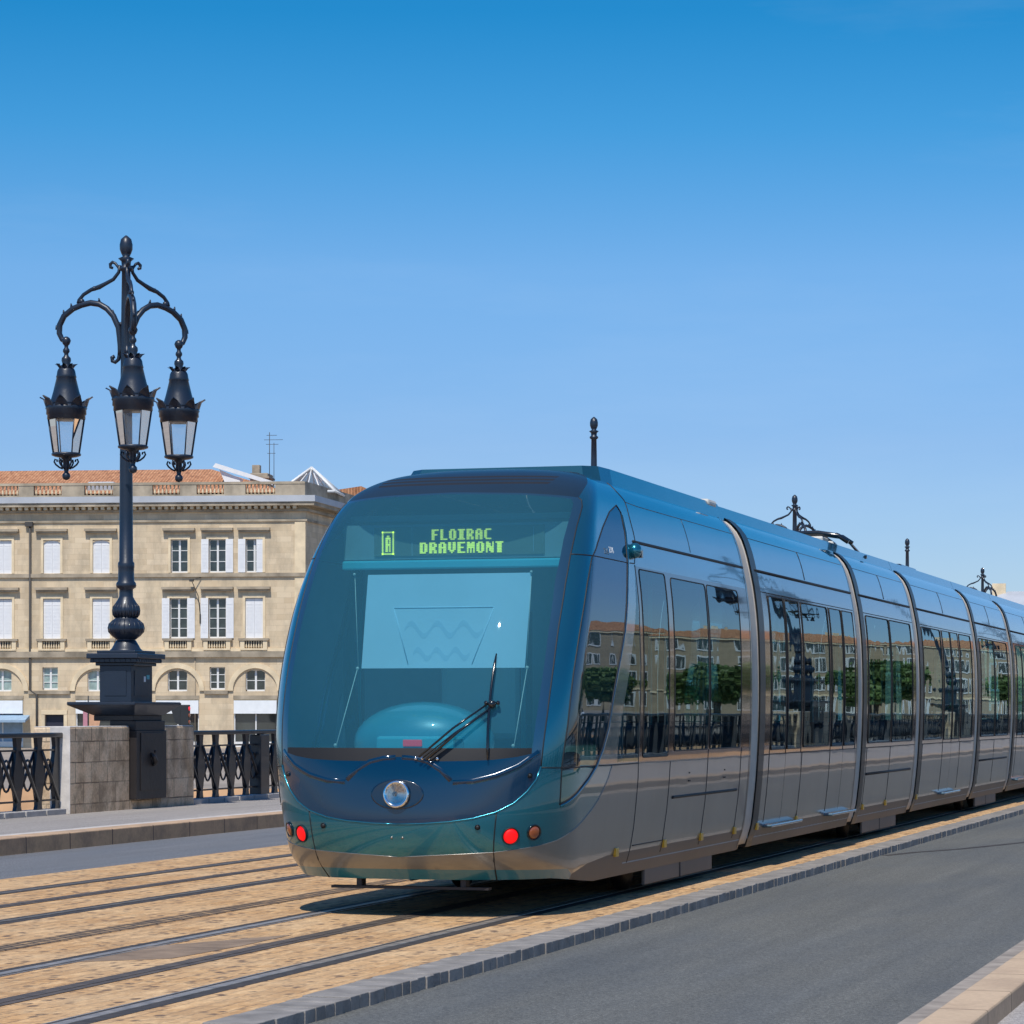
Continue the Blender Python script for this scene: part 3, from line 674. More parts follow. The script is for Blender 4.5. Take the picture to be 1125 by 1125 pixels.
def endwall(y, name='end_wall'):
    pts = [(W(v), Zv(v)) for v in [.215+.17*i for i in range(22)]]
    m = MB()
    # ring frame that closes the module at its gangway
    out = [(x, z) for x, z in pts]; out = out+[(-x, z) for x, z in reversed(out)]
    inn = [(x*.84, .40+(z-.28)*.80) for x, z in pts]; inn = inn+[(-x, z) for x, z in reversed(inn)]
    n = len(out); vs = [(x*.997, y, z) for x, z in out]+[(x, y, z) for x, z in inn]
    m.add(vs, [(i, (i+1) % n, n+(i+1) % n, n+i) for i in range(n)]); return m.build(name, M['gang'], tram, ORG)
def hoop(y0, y1, off, name, mat, vmin=.215):
    """band round the whole cross-section between two stations"""
    vv = [vmin+(VT-vmin)*i/44 for i in range(45)]; ring = []
    for v in vv: ring.append((W(v)+off*(1 if v < 3.3 else .5), Zv(v)+(0 if v < 3.2 else off)))
    ring = ring+[(-x, z) for x, z in reversed(ring)]
    n = len(ring); vs = [(x, y, z) for y in (y0, y1) for x, z in ring]
    fs = [(i, i+1, n+i+1, n+i) for i in range(n-1)]
    m = MB(); m.add(vs, fs, True); return m.build(name, M[mat], tram, ORG)
def cross_surface(y, v): return (W(v), y, Zv(v))
def under(y0, y1):
    m = MB(); m.box(-.95, .95, y0, y1, .24, .31); m.build('underframe', M['black'], tram, ORG)
def bogie(yc):
    m = MB(); m.box(-.80, .80, yc-1.2, yc+1.2, .16, .30, .03); bg = m.build('bogie', M['black'], tram, ORG)
    for sy in (-.8, .8):
        for sx in (-.72, .72):
            m = MB(); Rm = Matrix.Rotation(PI/2, 3, 'Y'); m.lathe([(.12, -.05), (.28, -.05), (.295, -.03), (.295, .04), (.20, .055), (.08, .06)], (sx, yc+sy, .295), 28, M=Rm); m.build('wheel', M['steel'] if False else M['iron_brown'], bg, ORG)
    for sg in (1, -1):
        for k in (0, 1):
            m = MB(); m.box(sg*1.03-.015, sg*1.03+.015, yc-1.30+k*1.33, yc-.03+k*1.33+.03-.03, .075, .285, .008); m.build('bogie_cover', M['silver_low'], tram, ORG)
under(21.4, YE); bogie(24.75)
# skirt underside for the nose
m = MB(); ring = [S(.05*i, .29) for i in range(60)]; ring = [q for q in ring if q[1] < 23.2]
poly = [(x*.99, y+.01) for x, y, z in ring]; poly = poly+[(-x, y) for x, y in reversed(poly)]
m.add([(x, y, .285) for x, y in poly], [tuple(range(len(poly)))]); m.build('nose_underside', M['black'], tram, ORG)
def module(y0, y1, doors, wins, panel=False):
    """wins/doors: list of (ya, yb) stations"""
    b = [(y0, .215), (y1, .215), (y1, VT), (y0, VT)]
    e = .13
    reg = [('silver', [(y0, .20), (y1, .20), (y1, 1.112), (y0, 1.112)]), ('skirt', [(y0, .20), (y1, .20), (y1, .40), (y0, .40)]), ('upper', [(y0, 2.72), (y1, 2.72), (y1, 2.925), (y0, 2.925)]), ('band', [(y0, 1.118), (y1, 1.118), (y1, 2.72), (y0, 2.72)])]
    for k, (a, c) in enumerate(wins): reg.append(('w%d' % k, rectYV(a, c, 1.17, 2.69, .05)))
    for k, (a, c) in enumerate(doors):
        mid = (a+c)/2
        reg += [('dl%da' % k, rectYV(a, mid-.006, .44, 1.112)), ('dl%db' % k, rectYV(mid+.006, c, .44, 1.112)), ('dw%da' % k, rectYV(a+.05, mid-.05, 1.16, 2.69, .04)), ('dw%db' % k, rectYV(mid+.05, c-.05, 1.16, 2.69, .04))]
    g = []
    y = y0+.2
    while y < y1-.05:
        v = .25
        while v < VT-.02: g.append((y, v)); v += .05
        y += .2
    P = cdt_regions(b, reg, g, .06)
    surf_mesh('body_shell', P['base'], cross_surface, M['teal'], tram, ORG, both=True)
    for mir in (False, True):
        surf_mesh('lower_body_panel', P['silver'], cross_surface, M['silver'], tram, ORG, mir)
        surf_mesh('skirt_panel', P['skirt'], cross_surface, M['silver_low'], tram, ORG, mir)
        surf_mesh('cant_panel', P['upper'], cross_surface, M['teal_dark'], tram, ORG, mir)
        surf_mesh('window_band', P['band'], cross_surface, M['band'], tram, ORG, mir)
        for k in range(len(wins)): surf_mesh('side_window', P['w%d' % k], cross_surface, M['side'], tram, ORG, mir)
        for k, (a, c) in enumerate(doors):
            for h in 'ab':
                d = surf_mesh('door', P['dl%d%s' % (k, h)], cross_surface, M['silver'], tram, ORG, mir, .004)
                surf_mesh('door_window', P['dw%d%s' % (k, h)], cross_surface, M['side'], d, ORG, mir, .004).location = (0, 0, 0)
            sg = -1 if mir else 1
            m = MB(); m.box(sg*1.165-.075, sg*1.165+.045, a+.02, c-.02, .385, .415, .010); m.build('door_step', M['step'], tram, ORG)
    def sm(lst, r, name, mat):
        for pth in lst:
            for sg in (1, -1): m = MB(); m.tube([(sg*(W(v)), y, Zv(v)) for y, v in pth], r, 6); m.build(name, M[mat], tram, ORG)
    vs_ = [.44, .7, 1.0, 1.12, 1.5, 1.9, 2.3, 2.7]
    L_ = [[(a, v) for v in vs_] for d in doors for a in (d[0], (d[0]+d[1])/2, d[1])] + [[(y0+.2, 1.115), (y1-.1, 1.115)], [(y0+.2, 2.72), (y1-.1, 2.72)]]
    L_ += [[(a-.03, v) for v in vs_[:4]] for a, c in wins] + [[((y0+y1)/2, v) for v in (2.95, 3.0, 3.1, 3.2, 3.25)]]
    sm(L_, .005, 'panel_seam', 'black')
    sm([[(y0+.15, 2.925), (y1-.05, 2.925)]] + ([[(wins[0][0], .80), (wins[-1][1], .80)]] if panel else []), .016, 'gutter_line', 'black')
    sm([[(y0+.2, 3.25), (y1-.1, 3.25)]], .003, 'roof_seam', 'gang')
    for rc in [rectYV(a, c, 1.17, 2.69, .05) for a, c in wins]+[rectYV(a_, b_, 1.16, 2.69, .04) for a, c in doors for a_, b_ in ((a+.05, (a+c)/2-.05), ((a+c)/2+.05, c-.05))]:
        for sg in (1, -1): m = MB(); m.tube([(sg*(W(v)+.004), y, Zv(v)) for y, v in rc], .007, 5, close=True); m.build('window_rubber', M['black'], tram, ORG)
    hoop(y0-.0, y0+.26, .006, 'gangway_frame', 'gang'); hoop(y1-.03, y1-.0, .004, 'end_trim', 'alu')
    endwall(y0+.02); endwall(y1-.005); roof_slab(y0-.165, y1+.165); interior(y0, y1); under(y0, y1)
    m = MB()
    for sg in (1, -1): m.box(sg*.9, sg*1.10, y0+.25, y1-.25, .31, .33)
def gangway(y0, y1):
    vv = [.26+(VT-.26)*i/40 for i in range(41)]; ring = [(W(v)-.012, Zv(v)-.01) for v in vv]; ring = ring+[(-x, z) for x, z in reversed(ring)]
    m = MB(); n = len(ring); ys = [y0+(y1-y0)*k/12 for k in range(13)]
    vs = []
    for k, y in enumerate(ys):
        s_ = .985 if k % 2 else 1.0
        vs += [(x*s_, y, 1.8+(z-1.8)*s_) for x, z in ring]
    m.add(vs, [(k*n+i, k*n+(i+1) % n, (k+1)*n+(i+1) % n, (k+1)*n+i) for k in range(12) for i in range(n)], True); m.build('gangway_bellows', M['bellows'], tram, ORG)
hoop(YE-.03, YE-.0, .006, 'end_trim', 'alu'); endwall(YE-.005)
gangway(YE, 27.50)
module(27.50, 33.20, [(28.05, 29.72), (31.45, 33.05)], [(29.82, 31.36)])
gangway(33.20, 33.55)
module(33.55, 37.75, [], [(33.95, 35.65), (35.72, 37.45)], True); bogie(35.7)
gangway(37.75, 38.10)
module(38.10, 43.75, [(40.35, 42.05)], [(38.45, 40.22), (42.18, 43.45)])
gangway(43.75, 44.10)
module(44.10, 48.40, [], [(44.5, 46.2), (46.27, 48.05)], True); bogie(46.25)
gangway(48.40, 48.75)
module(48.75, 54.40, [(49.3, 50.95), (52.2, 53.85)], [(51.05, 52.1)])
gangway(54.40, 54.78)
# rear cab: mirrored copy of the front cab's panels
REAR = ['cab_shell', 'skirt_panel', 'lower_body_panel', 'bumper_lip', 'windscreen_border', 'wiper_strip', 'nose_panel', 'windscreen', 'roof_front_panel', 'quarter_window', 'cab_side_window', 'window_band', 'cab_door', 'side_window', 'roof_fairing', 'end_trim', 'end_wall']
for o in list(tram.children):
    base = o.name.split('.')[0]
    if base in REAR and o.type == 'MESH':
        ymax = max(v.co.y for v in o.data.vertices)+TY0; 
        if ymax < 27.2:
            c = o.copy(); C.objects.link(c); c.parent = tram; c.scale = (1, -1, 1); c.location = (0, (YE+54.78)-2*TY0, 0)
            for ch in o.children:
                d = ch.copy(); C.objects.link(d); d.parent = c
m = MB(); m.box(-1.08, 1.08, 54.8, 61, .30, .36); m.build('cabin_floor', M['interior'], tram, ORG); under(54.8, 61.0); bogie(57.2)
# small skirt reflectors
for y in (22.2, 23.85, 25.27, 26.7, 27.75, 29.8, 34.0, 35.7, 38.3):
    for sg in (1, -1):
        m = MB(); x = W(.42)+.004; m.box(sg*x-.012, sg*x+.012, y-.045, y+.045, .375, .445, .004); m.build('side_reflector', M['amber'], tram, ORG)
# small handles / marks under the bogie-module windows
m = MB()
for y in (24.55, 26.0):
    for z_, w_ in ((1.075, .07), (1.0, .035), (.93, .07)): m.box(W(1.0)-.002, W(1.0)+.004, y-w_/2, y+w_/2, z_-.006, z_+.006)
m.build('latch_mark', M['black'], tram, ORG)
# folded pantograph and roof gear
m = MB()
for y in (34.15, 34.45): m.tube([(-.95, y, 3.58), (-.75, y, 3.68), (.55, y, 3.70), (.80, y, 3.66), (.92, y, 3.58)], .028, 8)
for x in (.72, .52): m.tube([(x, 34.5, 3.70), (x+.02, 35.3, 3.64), (x+.04, 35.95, 3.53), (x+.04, 36.0, 3.47)], .020, 6)
m.tube([(.40, 35.98, 3.50), (.84, 35.98, 3.50)], .022, 6); m.tube([(-.3, 34.5, 3.68), (-.05, 36.8, 3.62)], .03, 6)
pg = m.build('pantograph', M['gloss_black'], tram, ORG)
m = MB(); m.box(.25, .62, 34.1, 34.5, 3.50, 3.655, .02); m.build('base_plate', M['ivory'], pg, ORG)
for x in (.3, .55): m = MB(); m.lathe([(.05, 3.50), (.07, 3.53), (.05, 3.56), (.07, 3.59), (.05, 3.64)], (x, 34.9, 0), 12); m.build('insulator', M['ivory'], pg, ORG)
m = MB(); m.box(.1, .72, 39.6, 41.0, 3.5, 3.60, .03); m.build('roof_equipment', M['gloss_black'], tram, ORG)
m = MB(); m.box(.3, .84, 26.85, 27.2, 3.5, 3.58, .03); m.build('roof_vent', M['ivory'], tram, ORG)
# ================================================================== SETTING
def slab(name, x0, x1, y0, y1, z0, z1, mat, bev=0):
    m = MB(); m.box(x0, x1, y0, y1, z0, z1, bev); o = m.build(name, mat); return tag(o, kind='structure')
Y0, Y1 = -25, 150
slab('bridge_deck', -17.7, 1.6, Y0, Y1, -1.2, -.12, M['pier_cap'])
slab('road', -5.15, -1.95, Y0, Y1, -.12, -.065, M['asphalt'])
slab('far_road', -14.12, -11.95, Y0, Y1, -.12, -.02, M['asphalt_far'])
slab('track_paving', -11.95, -5.43, Y0, Y1, -.12, 0, M['pavers'])
slab('pavement', -17.0, -14.42, Y0, Y1, -.12, .160, M['walk'])
slab('near_pavement', -1.74, 1.0, Y0, Y1, -.12, -.03, M['walk_near'])
slab('gutter', -2.26, -1.985, Y0, Y1, -.10, -.060, M['gutter'])
slab('near_kerb', -1.985, -1.74, Y0, Y1, -.1, .075, M['kerb_near'], .012)
slab('far_kerb', -14.42, -14.10, Y0, Y1, -.1, .166, M['kerb_far'], .012)
slab('pavement_edge', -14.60, -14.43, Y0, Y1, .1, .1635, M['whiteline'])
slab('track_divider', -8.53, -8.30, Y0, Y1, -.05, .004, M['dark_setts'])
# grey setts along the near edge of the tracks, modelled one by one
rnd = random.Random(3); m = MB(); y = Y0
while y < Y1:
    L = rnd.uniform(.125, .155) if y < 60 else .6
    h = rnd.uniform(-.004, .004); m.box(-5.42+rnd.uniform(-.006, .006), -5.145+rnd.uniform(-.006, .006), y+.0025, y+L-.0025, -.1, .008+h, .004 if y < 45 else 0); y += L
tag(m.build('sett_kerb', M['setts']), kind='structure')
# rails
TRK = (-6.83, -10.25)
for ti, xc in enumerate(TRK):
    for sg in (1, -1):
        x = xc+sg*.7525
        r = empty('rail', (x, 60, 0), 0, None, 'rail', 'grooved tram rails in the paving')
        wh = {(0, 1): 'steel grooved rail nearest the grey kerb, under the right side of the tram', (0, -1): 'steel grooved rail running under the left side of the tram',
              (1, 1): 'steel rail of the empty track on the side towards the tram', (1, -1): 'steel rail of the empty track beside the far road'}[(ti, sg)]
        r['label'] = wh
        m = MB(); m.box(-.038, .032, Y0-60, Y1-60, -.03, .006, .003); m.build('rail_head', M['steel' if ti == 0 else 'steel_dull'], r)
        m = MB(); m.box(-.082, -.066, Y0-60, Y1-60, -.03, .005) if sg > 0 else m.box(.066, .082, Y0-60, Y1-60, -.03, .005); m.build('guard_lip', M['steel' if ti == 0 else 'steel_dull'], r)
        m = MB(); m.box(-.066, -.038, Y0-60, Y1-60, -.03, .0025) if sg > 0 else m.box(.032, .066, Y0-60, Y1-60, -.03, .0025); m.build('rail_groove', M['groove_and_shadow'], r)
        m = MB(); a = .032 if sg > 0 else -.125; b = .125 if sg > 0 else -.038; m.box(a, b-.0, Y0-60, Y1-60, -.03, .002) ; m.build('rail_sealant', M['groove_and_shadow'], r)
    m = MB(); m.box(xc-.085, xc+.085, Y0, Y1, -.03, .0045); m.box(xc-.028, xc+.028, Y0, Y1, .0045, .007)
    o = m.build('supply_strip', M['aps']); tag(o, ['dark ground power strip down the middle of the track under the tram', 'dark ground power strip down the middle of the empty track'][ti], 'power strip', 'centre strips of the tracks')
# dark resin patch by the near rail
m = MB(); m.prism([(-7.55, 17.2), (-7.02, 18.4), (-7.00, 17.4), (-7.05, 16.4), (-7.5, 16.0)], 'z', .0, .0032); M['patch'] = plain('patch_mortar', (.24, .17, .115), .9, var=.35, vs=3, bmp=.3); tag(m.build('road_patch', M['patch']), kind='structure')
# dark flat strip that paints a line shadow onto the near road
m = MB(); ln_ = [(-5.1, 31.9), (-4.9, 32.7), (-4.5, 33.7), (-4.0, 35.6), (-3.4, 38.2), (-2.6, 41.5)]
m.add([(x-.05, y, -.0625) for x, y in ln_]+[(x+.05, y-.05, -.0625) for x, y in ln_], [(i, i+1, 7+i, 6+i) for i in range(5)]); tag(m.build('line_shadow', M['groove_and_shadow']), kind='structure')
# ---- river, bank, land
m = MB(); m.add([(-900, -300, -7), (900, -300, -7), (900, 900, -7), (-900, 900, -7)], [(0, 1, 2, 3)]); tag(m.build('river_water', M['water']), kind='structure')
def ZcY(x, zc): return (zc+x*math.sin(math.atan2(933.5, 3150)))/math.cos(math.atan2(933.5, 3150))
edge = [(-700, ZcY(-700, 84)), (-300, ZcY(-300, 84)), (-120, ZcY(-120, 84)), (-60, ZcY(-60, 84)), (-20, ZcY(-20, 84)), (10, 96), (45, 125), (80, 190), (120, 270), (180, 340), (300, 420), (800, 700)]
far = [(x*1.0, 2500) for x, y in edge]
n = len(edge)
m = MB(); vs = [(x, y, -.66) for x, y in edge]+[(-2500, 2500, -.66)]+[(2500, 2500, -.66)]
vs = [(x, y, -.66) for x, y in edge]+[(x*4, 2500, -.66) for x, y in edge]
m.add(vs, [(i, i+1, n+i+1, n+i) for i in range(n-1)]); tag(m.build('quay_ground', M['land']), kind='structure')
m = MB(); vs = [(x, y, -.66) for x, y in edge]+[(x+ (0 if x < 0 else 6), y-9, -7.4) for x, y in edge]
m.add(vs, [(i, i+1, n+i+1, n+i) for i in range(n-1)]); tag(m.build('river_bank', M['mud']), kind='structure')

# ================================================================== CAST-IRON LAMPS
LX, LY = -17.1, 38.1
ZS = .165     # pavement level
def lantern(root, cx, cy):
    L = empty('lantern', (cx, cy, 0), 0, parent=root)
    m = MB()
    m.lathe([(.02, 7.0), (.05, 6.98), (.068, 6.94), (.05, 6.89), (.03, 6.87), (.028, 6.84), (.048, 6.81), (.05, 6.78), (.03, 6.75), (.035, 6.72), (.065, 6.69), (.07, 6.65), (.055, 6.60), (.07, 6.57), (.115, 6.53), (.13, 6.50), (.14, 6.44), (.15, 6.41), (.142, 6.40), (.19, 6.20), (.235, 6.04), (.25, 6.0)], (0, 0, 0), 18)
    cap = m.build('lantern_cap', M['iron'], L)
    m = MB(); n = 6
    m.lathe([(.22, 6.02), (.29, 5.99), (.305, 5.955), (.29, 5.93), (.292, 5.87), (.275, 5.855), (.278, 5.80), (.26, 5.79)], (0, 0, 0), 18)
    for k in range(8):                       # leaves of the gallery
        a = 2*PI*k/8+.2; c_, s_ = math.cos(a), math.sin(a)
        def LP(r, t, z): return (r*c_-t*s_, r*s_+t*c_, z)
        m.add([LP(.275, -.10, 5.95), LP(.275, .10, 5.95), LP(.30, .085, 6.03), LP(.33, .05, 6.08), LP(.40, .0, 6.115), LP(.33, -.05, 6.08), LP(.30, -.085, 6.03),
               LP(.255, -.09, 5.97), LP(.255, .09, 5.97), LP(.275, .07, 6.03), LP(.30, .04, 6.085), LP(.385, 0, 6.13), LP(.30, -.04, 6.085), LP(.275, -.07, 6.03)],
              [(0, 1, 2, 3, 4, 5, 6), (7, 13, 12, 11, 10, 9, 8)]+[(i, (i+1) % 7, 7+(i+1) % 7, 7+i) for i in range(7)])
        m.add([LP(.09, -.04, 6.53), LP(.09, .04, 6.53), LP(.13, .03, 6.58), LP(.175, 0, 6.60), LP(.13, -.03, 6.58), LP(.10, 0, 6.60)], [(0, 1, 2, 5), (0, 5, 4), (2, 3, 5), (3, 4, 5)])
    m.build('leaf_gallery', M['iron'], L)
    m = MB()
    for k in range(6):
        a = 2*PI*k/6+.35; m.tube([(.262*math.cos(a), .262*math.sin(a), 5.80), (.188*math.cos(a), .188*math.sin(a), 5.29)], .0105, 6)
    m.lathe([(.20, 5.31), (.215, 5.295), (.21, 5.27), (.17, 5.255), (.08, 5.24), (.045, 5.20), (.05, 5.12), (.035, 5.06), (.03, 5.03), (.055, 5.0), (.06, 4.965), (.045, 4.93), (.01, 4.915)], (0, 0, 0), 14)
    for k in range(6):
        a = 2*PI*k/6+.35; c_, s_ = math.cos(a), math.sin(a)
        m.tube([((.05+r)*c_, (.05+r)*s_, z) for r, z in ((.0, 5.08), (.05, 5.10), (.10, 5.14), (.125, 5.18), (.11, 5.22), (.085, 5.21), (.08, 5.18))], .013, 6)
    m.build('lantern_frame', M['iron'], L)
    m = MB()
    for k in range(6):
        a = 2*PI*k/6+.35; b = a+2*PI/6
        m.add([(.255*math.cos(a), .255*math.sin(a), 5.79), (.255*math.cos(b), .255*math.sin(b), 5.79), (.184*math.cos(b), .184*math.sin(b), 5.30), (.184*math.cos(a), .184*math.sin(a), 5.30)], [(0, 1, 2, 3)])
    m.build('lantern_glass', M['frost'], L); return L
def pole_profile(m):
    m.lathe([(.235, 2.42), (.235, 2.44), (.21, 2.46), (.165, 2.54), (.14, 2.58), (.13, 2.585), (.15, 2.60), (.215, 2.65), (.258, 2.72), (.262, 2.76), (.235, 2.83), (.175, 2.885), (.145, 2.91), (.148, 2.925), (.185, 2.965), (.198, 3.01), (.185, 3.06), (.14, 3.14), (.105, 3.20), (.10, 3.22), (.098, 3.30), (.10, 3.32), (.14, 3.345), (.147, 3.375), (.14, 3.41), (.115, 3.44), (.115, 3.62), (.12, 3.64), (.118, 3.70), (.10, 3.72), (.096, 4.5), (.085, 6.0), (.070, 7.4), (.062, 7.9), (.10, 7.93), (.10, 7.96), (.065, 7.99), (.07, 8.05), (.115, 8.09), (.05, 8.12), (.07, 8.16), (.092, 8.22), (.094, 8.29), (.075, 8.37), (.03, 8.41), (.012, 8.425)], (0, 0, 0), 28, ribs=0)
def lamp(x, y, arms, label, flip=False, rz=0):
    root = empty('street_lamp', (x, y, ZS), rz, label, 'street lamp', 'cast-iron lamps along the bridge parapets')
    H = empty('lamp_head', (0, 0, -ZS), 0, parent=root) if False else None
    def bd(m, name, mat='iron', par=root):
        o = m.build(name, M[mat], par); o.location = (0, 0, -ZS) if par is root else (0, 0, 0); return o
    m = MB(); pole_profile(m); bd(m, 'pole')
    m = MB()
    for zz, r in ((2.76, .262), (3.01, .198)):
        for k in range(20):
            a = 2*PI*k/20; m.tube([(r*.98*math.cos(a)*t, r*.98*math.sin(a)*t, zz+dz) for t, dz in ((.80, -.10), (.97, -.055), (1.0, 0), (.95, .055), (.72, .11))], .011, 4)
    m.build('fluting', M['iron'], root).location = (0, 0, -ZS)
    m = MB(); m.box(-.30, .30, -.36, .36, 2.385, 2.43, .01); m.box(-.40, .40, -.50, .50, 2.31, 2.385, .012); m.box(-.36, .36, -.455, .455, 2.255, 2.31, .008); m.box(-.30, .30, -.40, .40, 2.21, 2.255, .008)
    m.box(-.245, .245, -.375, .375, 1.69, 2.21, .006)
    for k in range(9):
        m.box(-.34+k*.082, -.30+k*.082, -.464, -.452, 2.262, 2.30)
    for k in range(11): m.box(.352, .364, -.43+k*.084, -.39+k*.084, 2.262, 2.30)
    m.box(-.17, .17, -.383, -.374, 1.78, 2.14); m.box(.244, .253, -.26, .26, 1.78, 2.14)
    ped = bd(m, 'pedestal')
    m = MB(); m.box(-.55, .50, -.82, .82, 1.645, 1.69, .008)
    vs = [(-.55, -.82, 1.645), (.50, -.82, 1.645), (.50, .82, 1.645), (-.55, .82, 1.645), (-.28, -.52, 1.50), (.36, -.52, 1.50), (.36, .52, 1.50), (-.28, .52, 1.50)]
    m.add(vs, [(0, 1, 5, 4), (1, 2, 6, 5), (2, 3, 7, 6), (3, 0, 4, 7), (4, 5, 6, 7)]); bd(m, 'shelf', 'iron')
    m = MB(); m.box(-.28, .34, -.50, .50, 1.42, 1.50, .008); m.box(-.02, .38, -.52, .52, 1.28, 1.42, .006); m.box(.22, .40, -.53, .53, .30, 1.28, .006); m.box(.40, .412, -.40, .40, .42, 1.25, .004)
    m.tube([(.41, -.05, .95), (.45, -.03, .90), (.46, 0, .84), (.44, .03, .80), (.42, 0, .78)], [.02, .035, .04, .03, .02], 8); m.ball((.455, 0, .98), .022, 8)
    bd(m, 'bracket_plate', 'iron_brown')
    if arms:
        m = MB(); m.box(-.247+.49, -.247+.496, -.02, .05, 1.9, 2.0)
        o = MB(); o.box(.2535, .2555, .05, .12, 1.98, 2.06).build('white_sticker', M['fascia'], ped)
        o = MB(); o.box(.2535, .2555, .15, .25, 2.02, 2.08).build('blue_sticker', M['dash'], ped)
    if arms:
        for bdeg in (30, 150, 270):
            b = math.radians(bdeg); dx, dy = math.sin(b), -math.cos(b)
            def R(r, z, t=0): return (r*dx-t*dy, r*dy+t*dx, z)
            m = MB()
            arc_ = [(.10, 6.70), (.09, 6.78), (.10, 6.95), (.12, 7.10), (.20, 7.27), (.30, 7.38), (.42, 7.45), (.56, 7.475), (.70, 7.45), (.84, 7.40), (.98, 7.30), (1.05, 7.17), (1.055, 7.05), (1.01, 6.96), (.95, 6.92)]
            m.tube([R(r, z) for r, z in arc_], [.035, .038]+[.044]*10+[.042, .038, .034], 10)
            cr = [(.105, 6.82), (.10, 6.72), (.12, 6.64), (.17, 6.60), (.215, 6.62), (.22, 6.67), (.185, 6.685)]
            m.tube([R(r, z) for r, z in cr], [.03, .032, .03, .028, .03, .034, .03], 8)
            up = [(.10, 7.93), (.13, 7.98), (.17, 8.03), (.215, 8.05), (.25, 8.02), (.245, 7.975), (.21, 7.965)]
            m.tube([R(r, z) for r, z in up], [.018, .02, .022, .024, .026, .024, .02], 8)
            sc = [(.10, 8.0), (.115, 7.90), (.20, 7.80), (.33, 7.74), (.42, 7.70), (.55, 7.665), (.67, 7.60), (.745, 7.52), (.76, 7.47)]
            m.tube([R(r, z) for r, z in sc], [.024, .026, .028, .030, .036, .030, .028, .026, .024], 8)
            for r, z in ((.42, 7.70), (.50, 7.68)): m.ball(R(r, z), .036, 8)
            m.ball(R(.70, 7.50), .045, 8)
            for r, z in ((.98, 7.36), (1.095, 7.14), (.42, 7.51), (.20, 7.33), (.86, 7.45)): m.tube([R(r, z-.03), R(r+.01, z+.03)], [.024, .008], 5)
            m.tube([R(.06, 7.15), R(.10, 7.15)], .03, 8); m.tube([R(.06, 6.85), R(.10, 6.85)], .03, 8)
            am = bd(m, 'arm')
            ln = lantern(root, .945*dx, .945*dy); ln.location.z = -ZS
    return root
lampL = lamp(LX, LY, True, 'black three-lantern street lamp on stone pier, nearest and wholly visible left of the tram')
polep = lamp(LX, 64.4, False, 'plain black pole with acorn tip rising behind the front of the tram roof')
def dup(o, x, y, label, rz=0):
    c = copy_tree(o); c.location = (x, y, c.location.z); c['label'] = label; c.rotation_euler.z = rz; return c
dup(lampL, LX, 89.0, 'black scrolled lamp top rising behind the tram roof next to the pantograph')
dup(polep, LX, 112.3, 'small plain black pole between the two distant scrolled lamp tops')
dup(lampL, LX, 135.6, 'most distant scrolled lamp top beside the roof at the right edge')
RX = .95
dup(polep, RX, 38.1, 'plain black pole on the near parapet, out of frame', PI)
dup(lampL, RX, 64.4, 'black three-lantern lamp on the near parapet, mirrored in the tram windows', PI)
dup(polep, RX, 89.0, 'plain black pole farther along the near parapet', PI)
dup(lampL, RX, 112.3, 'distant three-lantern lamp on the near parapet, mirrored in the tram', PI)
# ---- stone piers
def pier(x, y, label, rz=0, z=ZS):
    root = empty('stone_pier', (x, y, 0), rz, label, 'stone pier', 'stone piers of the parapets')
    m = MB(); m.box(-.55, 0, -2.5, -.545, .12, 1.335, .018); m.box(-.55, 0, .545, 1.8, .12, 1.335, .018); m.box(-.55, -.05, -.545, .545, .12, 1.30); m.box(-.05, 0, -.54, .54, .12, .298, .01)
    m.build('masonry', M['pier'], root)
    m = MB(); m.box(-.545, -.01, -2.49, -.56, 1.335, 1.348, .006); m.box(-.545, -.01, .56, 1.79, 1.335, 1.348, .006); m.build('top_surface', M['pier_side'], root)
    m = MB(); m.box(-.30, .0, -2.512, -2.499, .16, 1.34, .004); m.build('edge_block', M['pier_side'], root)
    return root
pr = pier(-16.8, LY, 'weathered stone pier under the nearest three-lantern lamp')
for yy, w in ((64.4, 'stone pier hidden behind the front of the tram'), (89.0, 'second stone pier hidden behind the tram'), (112.3, 'third stone pier hidden behind the tram'), (135.6, 'farthest stone pier hidden behind the tram')):
    dup(pr, -16.8, yy, w)
for yy, w in ((38.1, 'nearest stone pier of the near parapet, out of frame'), (64.4, 'stone pier under the lamp mirrored in the tram windows'), (89.0, 'stone pier of the near parapet with plain pole'), (112.3, 'farthest stone pier of the near parapet')):
    c = dup(pr, .65, yy, w, PI)
